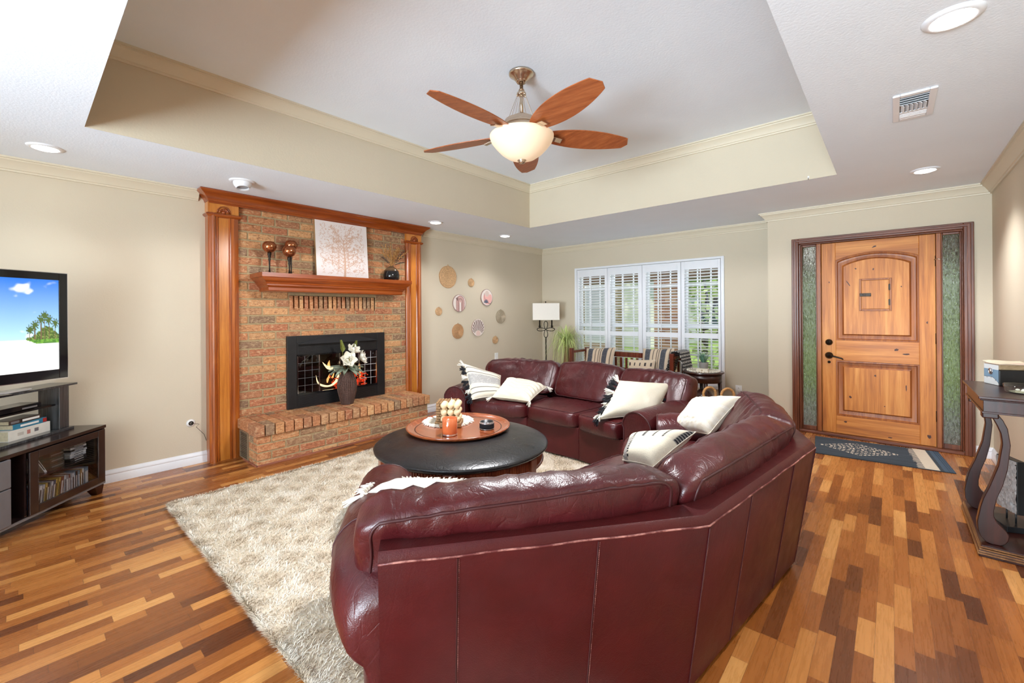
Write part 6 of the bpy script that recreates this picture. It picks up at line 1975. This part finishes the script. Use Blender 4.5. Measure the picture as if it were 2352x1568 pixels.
b.add([mm @ Vector((x, y, z)) for z in (.001, .007) for x, y in ((-mw / 2, -mh / 2), (mw / 2, -mh / 2), (mw / 2, mh / 2), (-mw / 2, mh / 2))], [(3, 2, 1, 0), (0, 1, 5, 4), (1, 2, 6, 5), (2, 3, 7, 6), (3, 0, 4, 7)], col=S(50, 58, 66))
tag(b.build('door_mat', 'vc'), 'woven blue grey door mat with a cream diamond in front of the entry door', 'mat')

# ------------------------------------------------------------ console table on the right
t = thing('console_table', 'dark mahogany console table with curved lyre legs against the right wall', 'table', (.5, 3.75, 0))
cy0, cy1 = 3.385, 4.09
b = MB(); b.bx(.345, .662, cy0, cy1, .842, .857); b.bx(.352, .662, cy0 + .006, cy1 - .006, .834, .842); b.build('table_top', 'mahogany', t, bevel=.003)
b = MB(); b.bx(.364, .66, cy0 + .018, cy1 - .018, .765, .834); b.bx(.358, .66, cy0 + .012, cy1 - .012, .765, .775); b.build('apron', 'mahogany', t, bevel=.002)
b = MB(); b.bx(.352, .66, 3.395, 4.12, .045, .06); b.bx(.342, .66, 3.385, 4.13, 0, .035)
b.build('plinth', 'mahogany', t, bevel=.003)
b = MB()
for k in range(4):
    e = .001 * 0 + .338 + .0035 * k; z0 = .014 + .011 * k
    b.bx(e, .66, 3.381 + .0035 * k, 4.134 - .0035 * k, z0, z0 + .007)
b.build('plinth_beading', wood('gilded_edge', S(84, 52, 30), S(120, 82, 48), S(150, 110, 70), 1, .3), t)
RP = [(.413, .773), (.440, .73), (.456, .688), (.466, .602), (.455, .473), (.438, .385), (.416, .31), (.405, .243), (.405, .21), (.416, .181), (.445, .15), (.458, .123), (.455, .095), (.445, .075), (.430, .062)]
LP = [(.372, .773), (.398, .748), (.418, .70), (.431, .659), (.436, .604), (.422, .489), (.389, .368), (.366, .30), (.355, .252), (.342, .167), (.345, .12), (.355, .09), (.372, .068), (.395, .060)]
poly = LP + list(reversed(RP))
for yy in (3.46, 4.01):
    b = MB(); b.prism(poly, lambda p, k: (p[0], yy - .024 + .048 * k, p[1])); o = sharp(b.build('lyre_leg', 'mahogany', t, bevel=.003), 40)
    b = MB(); b.bx(.362, .425, yy - .03, yy + .03, .735, .768); b.build('leg_block', 'mahogany', o, bevel=.006)
    MB().bx(.60, .65, yy - .024, yy + .024, .06, .765).build('rear_leg', 'mahogany', t, bevel=.003)
# box on the console
ang = math.atan2(.051, .126)
mb_ = Matrix.Translation((.484, 3.903, .857)) @ Matrix.Rotation(ang, 4, 'Z')      # x into the wall, y along the blue face
t = thing('painted_box', 'blue and white painted latch box on the console table', 'box', mb_ @ Vector((.06, .06, 0)))
W_, D_, H_ = .155, .134, .128
b = MB(); b.bx(0.001, W_, .001, D_, 0, H_ * .74, mat=mb_); b.build('body', 'black', t, bevel=.004)
b = MB(); b.bx(0.001, W_, .001, D_, H_ * .75, H_, mat=mb_); b.build('lid', wood('grey_wood_paper', S(120, 98, 70), S(150, 126, 94), S(176, 152, 118), 0, .7, coat=0), t, bevel=.006)
def c_box(u, v):
    if v > .76: return S(226, 228, 228)
    top = .36 - .32 * max(0, (.55 - u)) ** 1.6 * 2.2 + .02 * math.sin(u * 5)
    if v < top:
        for e in (.22, .5, .78):
            if abs(u - e) < .018 * (1 - (top - v) / .1) and v > top - .1: return S(40, 50, 60)
        return S(228, 230, 230)
    if v < top + .02: return S(50, 64, 76)
    return S(128, 156, 178)
b = MB(); b.grid(lambda u, v: mb_ @ Vector((0, lerp(.004, D_ - .004, u), lerp(.002, H_ - .004, v))), 90, 90, cfn=c_box); b.build('painted_front', 'vcpaper', t)
b = MB(); q = mb_ @ Vector((-.002, D_ * .5, H_ * .60)); b.tube([mb_ @ Vector((-.003, D_ * .5 + .016 * math.cos(a), H_ * .64 + .018 * math.sin(a))) for a in [2 * PI * k / 16 for k in range(16)]], .003, 6, True); b.bx(-.006, .001, D_ * .5 - .005, D_ * .5 + .005, H_ * .52, H_ * .78, mat=mb_); b.build('latch', 'chrome', t, True)
t = thing('folded_paper', 'cream papers lying on top of the painted box', 'paper', mb_ @ Vector((.07, .06, H_)))
b = MB(); b.grid(lambda u, v: mb_ @ Vector((lerp(.005, W_ + .03, u), lerp(.01, D_ + .02, v), H_ + .003 + .012 * max(0, v - .6) * 2 + .003 * math.sin(u * 6))), 14, 14)
o = b.build('top_sheet', plain('cream_paper', S(222, 208, 182), .8), t, True); o.modifiers.new('thickness', 'SOLIDIFY').thickness = .002
b = MB(); b.bx(.0, W_ + .02, .0, D_ - .01, H_, H_ + .0025, mat=mb_); b.build('lower_sheet', plain('pinkish_paper', S(206, 182, 164), .8), t)
cxb, cyb = .545, 3.635
t = thing('glass_dish', 'shallow clear glass dish with pale shells on the console table', 'dish', (cxb, cyb, .857))
b = MB(); b.lathe([(.001, .859), (.066, .858), (.07, .862), (.078, .905), (.076, .906), (.066, .866), (.001, .863)], (cxb, cyb, 0), 40, sx=1.05)
b.build('bowl', 'glass', t, True)
b = MB(); b.lathe([(.001, .8645), (.06, .8645), (.06, .864)], (cxb, cyb, 0), 24); b.build('paper_lining', plain('green_cream_lining', S(190, 190, 160), .8, vary=.2, scale=60), t)
sr = random.Random(3)
for k in range(7):
    a = sr.uniform(0, 6.28); r_ = .042 * sr.random() ** .5
    s = thing('shell', 'pale shell lying in the glass dish on the console', 'shell', (cxb + r_ * math.cos(a), cyb + r_ * math.sin(a), .8655), 'shells in the glass dish')
    b = MB(); b.ball((cxb + r_ * math.cos(a), cyb + r_ * math.sin(a), .872), .0075, 8, s=(1.3, .8, .85)); b.build('body', 'petal' if k % 3 else 'black', s, True)
t = thing('slab_sculpture', 'black slab sculpture with a silver textured face on the console plinth', 'sculpture', (.53, 3.79, .06))
ms = Matrix.Translation((.515, 3.80, 0)) @ Matrix.Rotation(math.radians(22), 4, 'Z')
b = MB(); b.bx(-.075, .075, -.10, .10, .06, .092, mat=ms); b.build('base', 'black', t, bevel=.002)
b = MB(); b.bx(-.02, .02, -.08, .08, .155, .455, mat=ms); b.build('slab', 'black', t, bevel=.002)
b = MB()
def slabf(u, v):
    return ms @ Vector((-.0205 - .010 * max(0, noise.noise(Vector((u * 5, v * 5, 2)))) - .004 * noise.noise(Vector((u * 22, v * 22, 4))) - .001, lerp(-.078, .078, u), lerp(.157, .453, v)))
b.grid(slabf, 40, 60); b.build('textured_face', plain('silver_relief', S(168, 168, 168), .5, .35, vary=.3, scale=60, bump=.4), t, True)
for yy in (-.035, .035): MB().tube([ms @ Vector((0, yy, .09)), ms @ Vector((0, yy, .16))], .004, 8).build('rod', 'black', t, True)
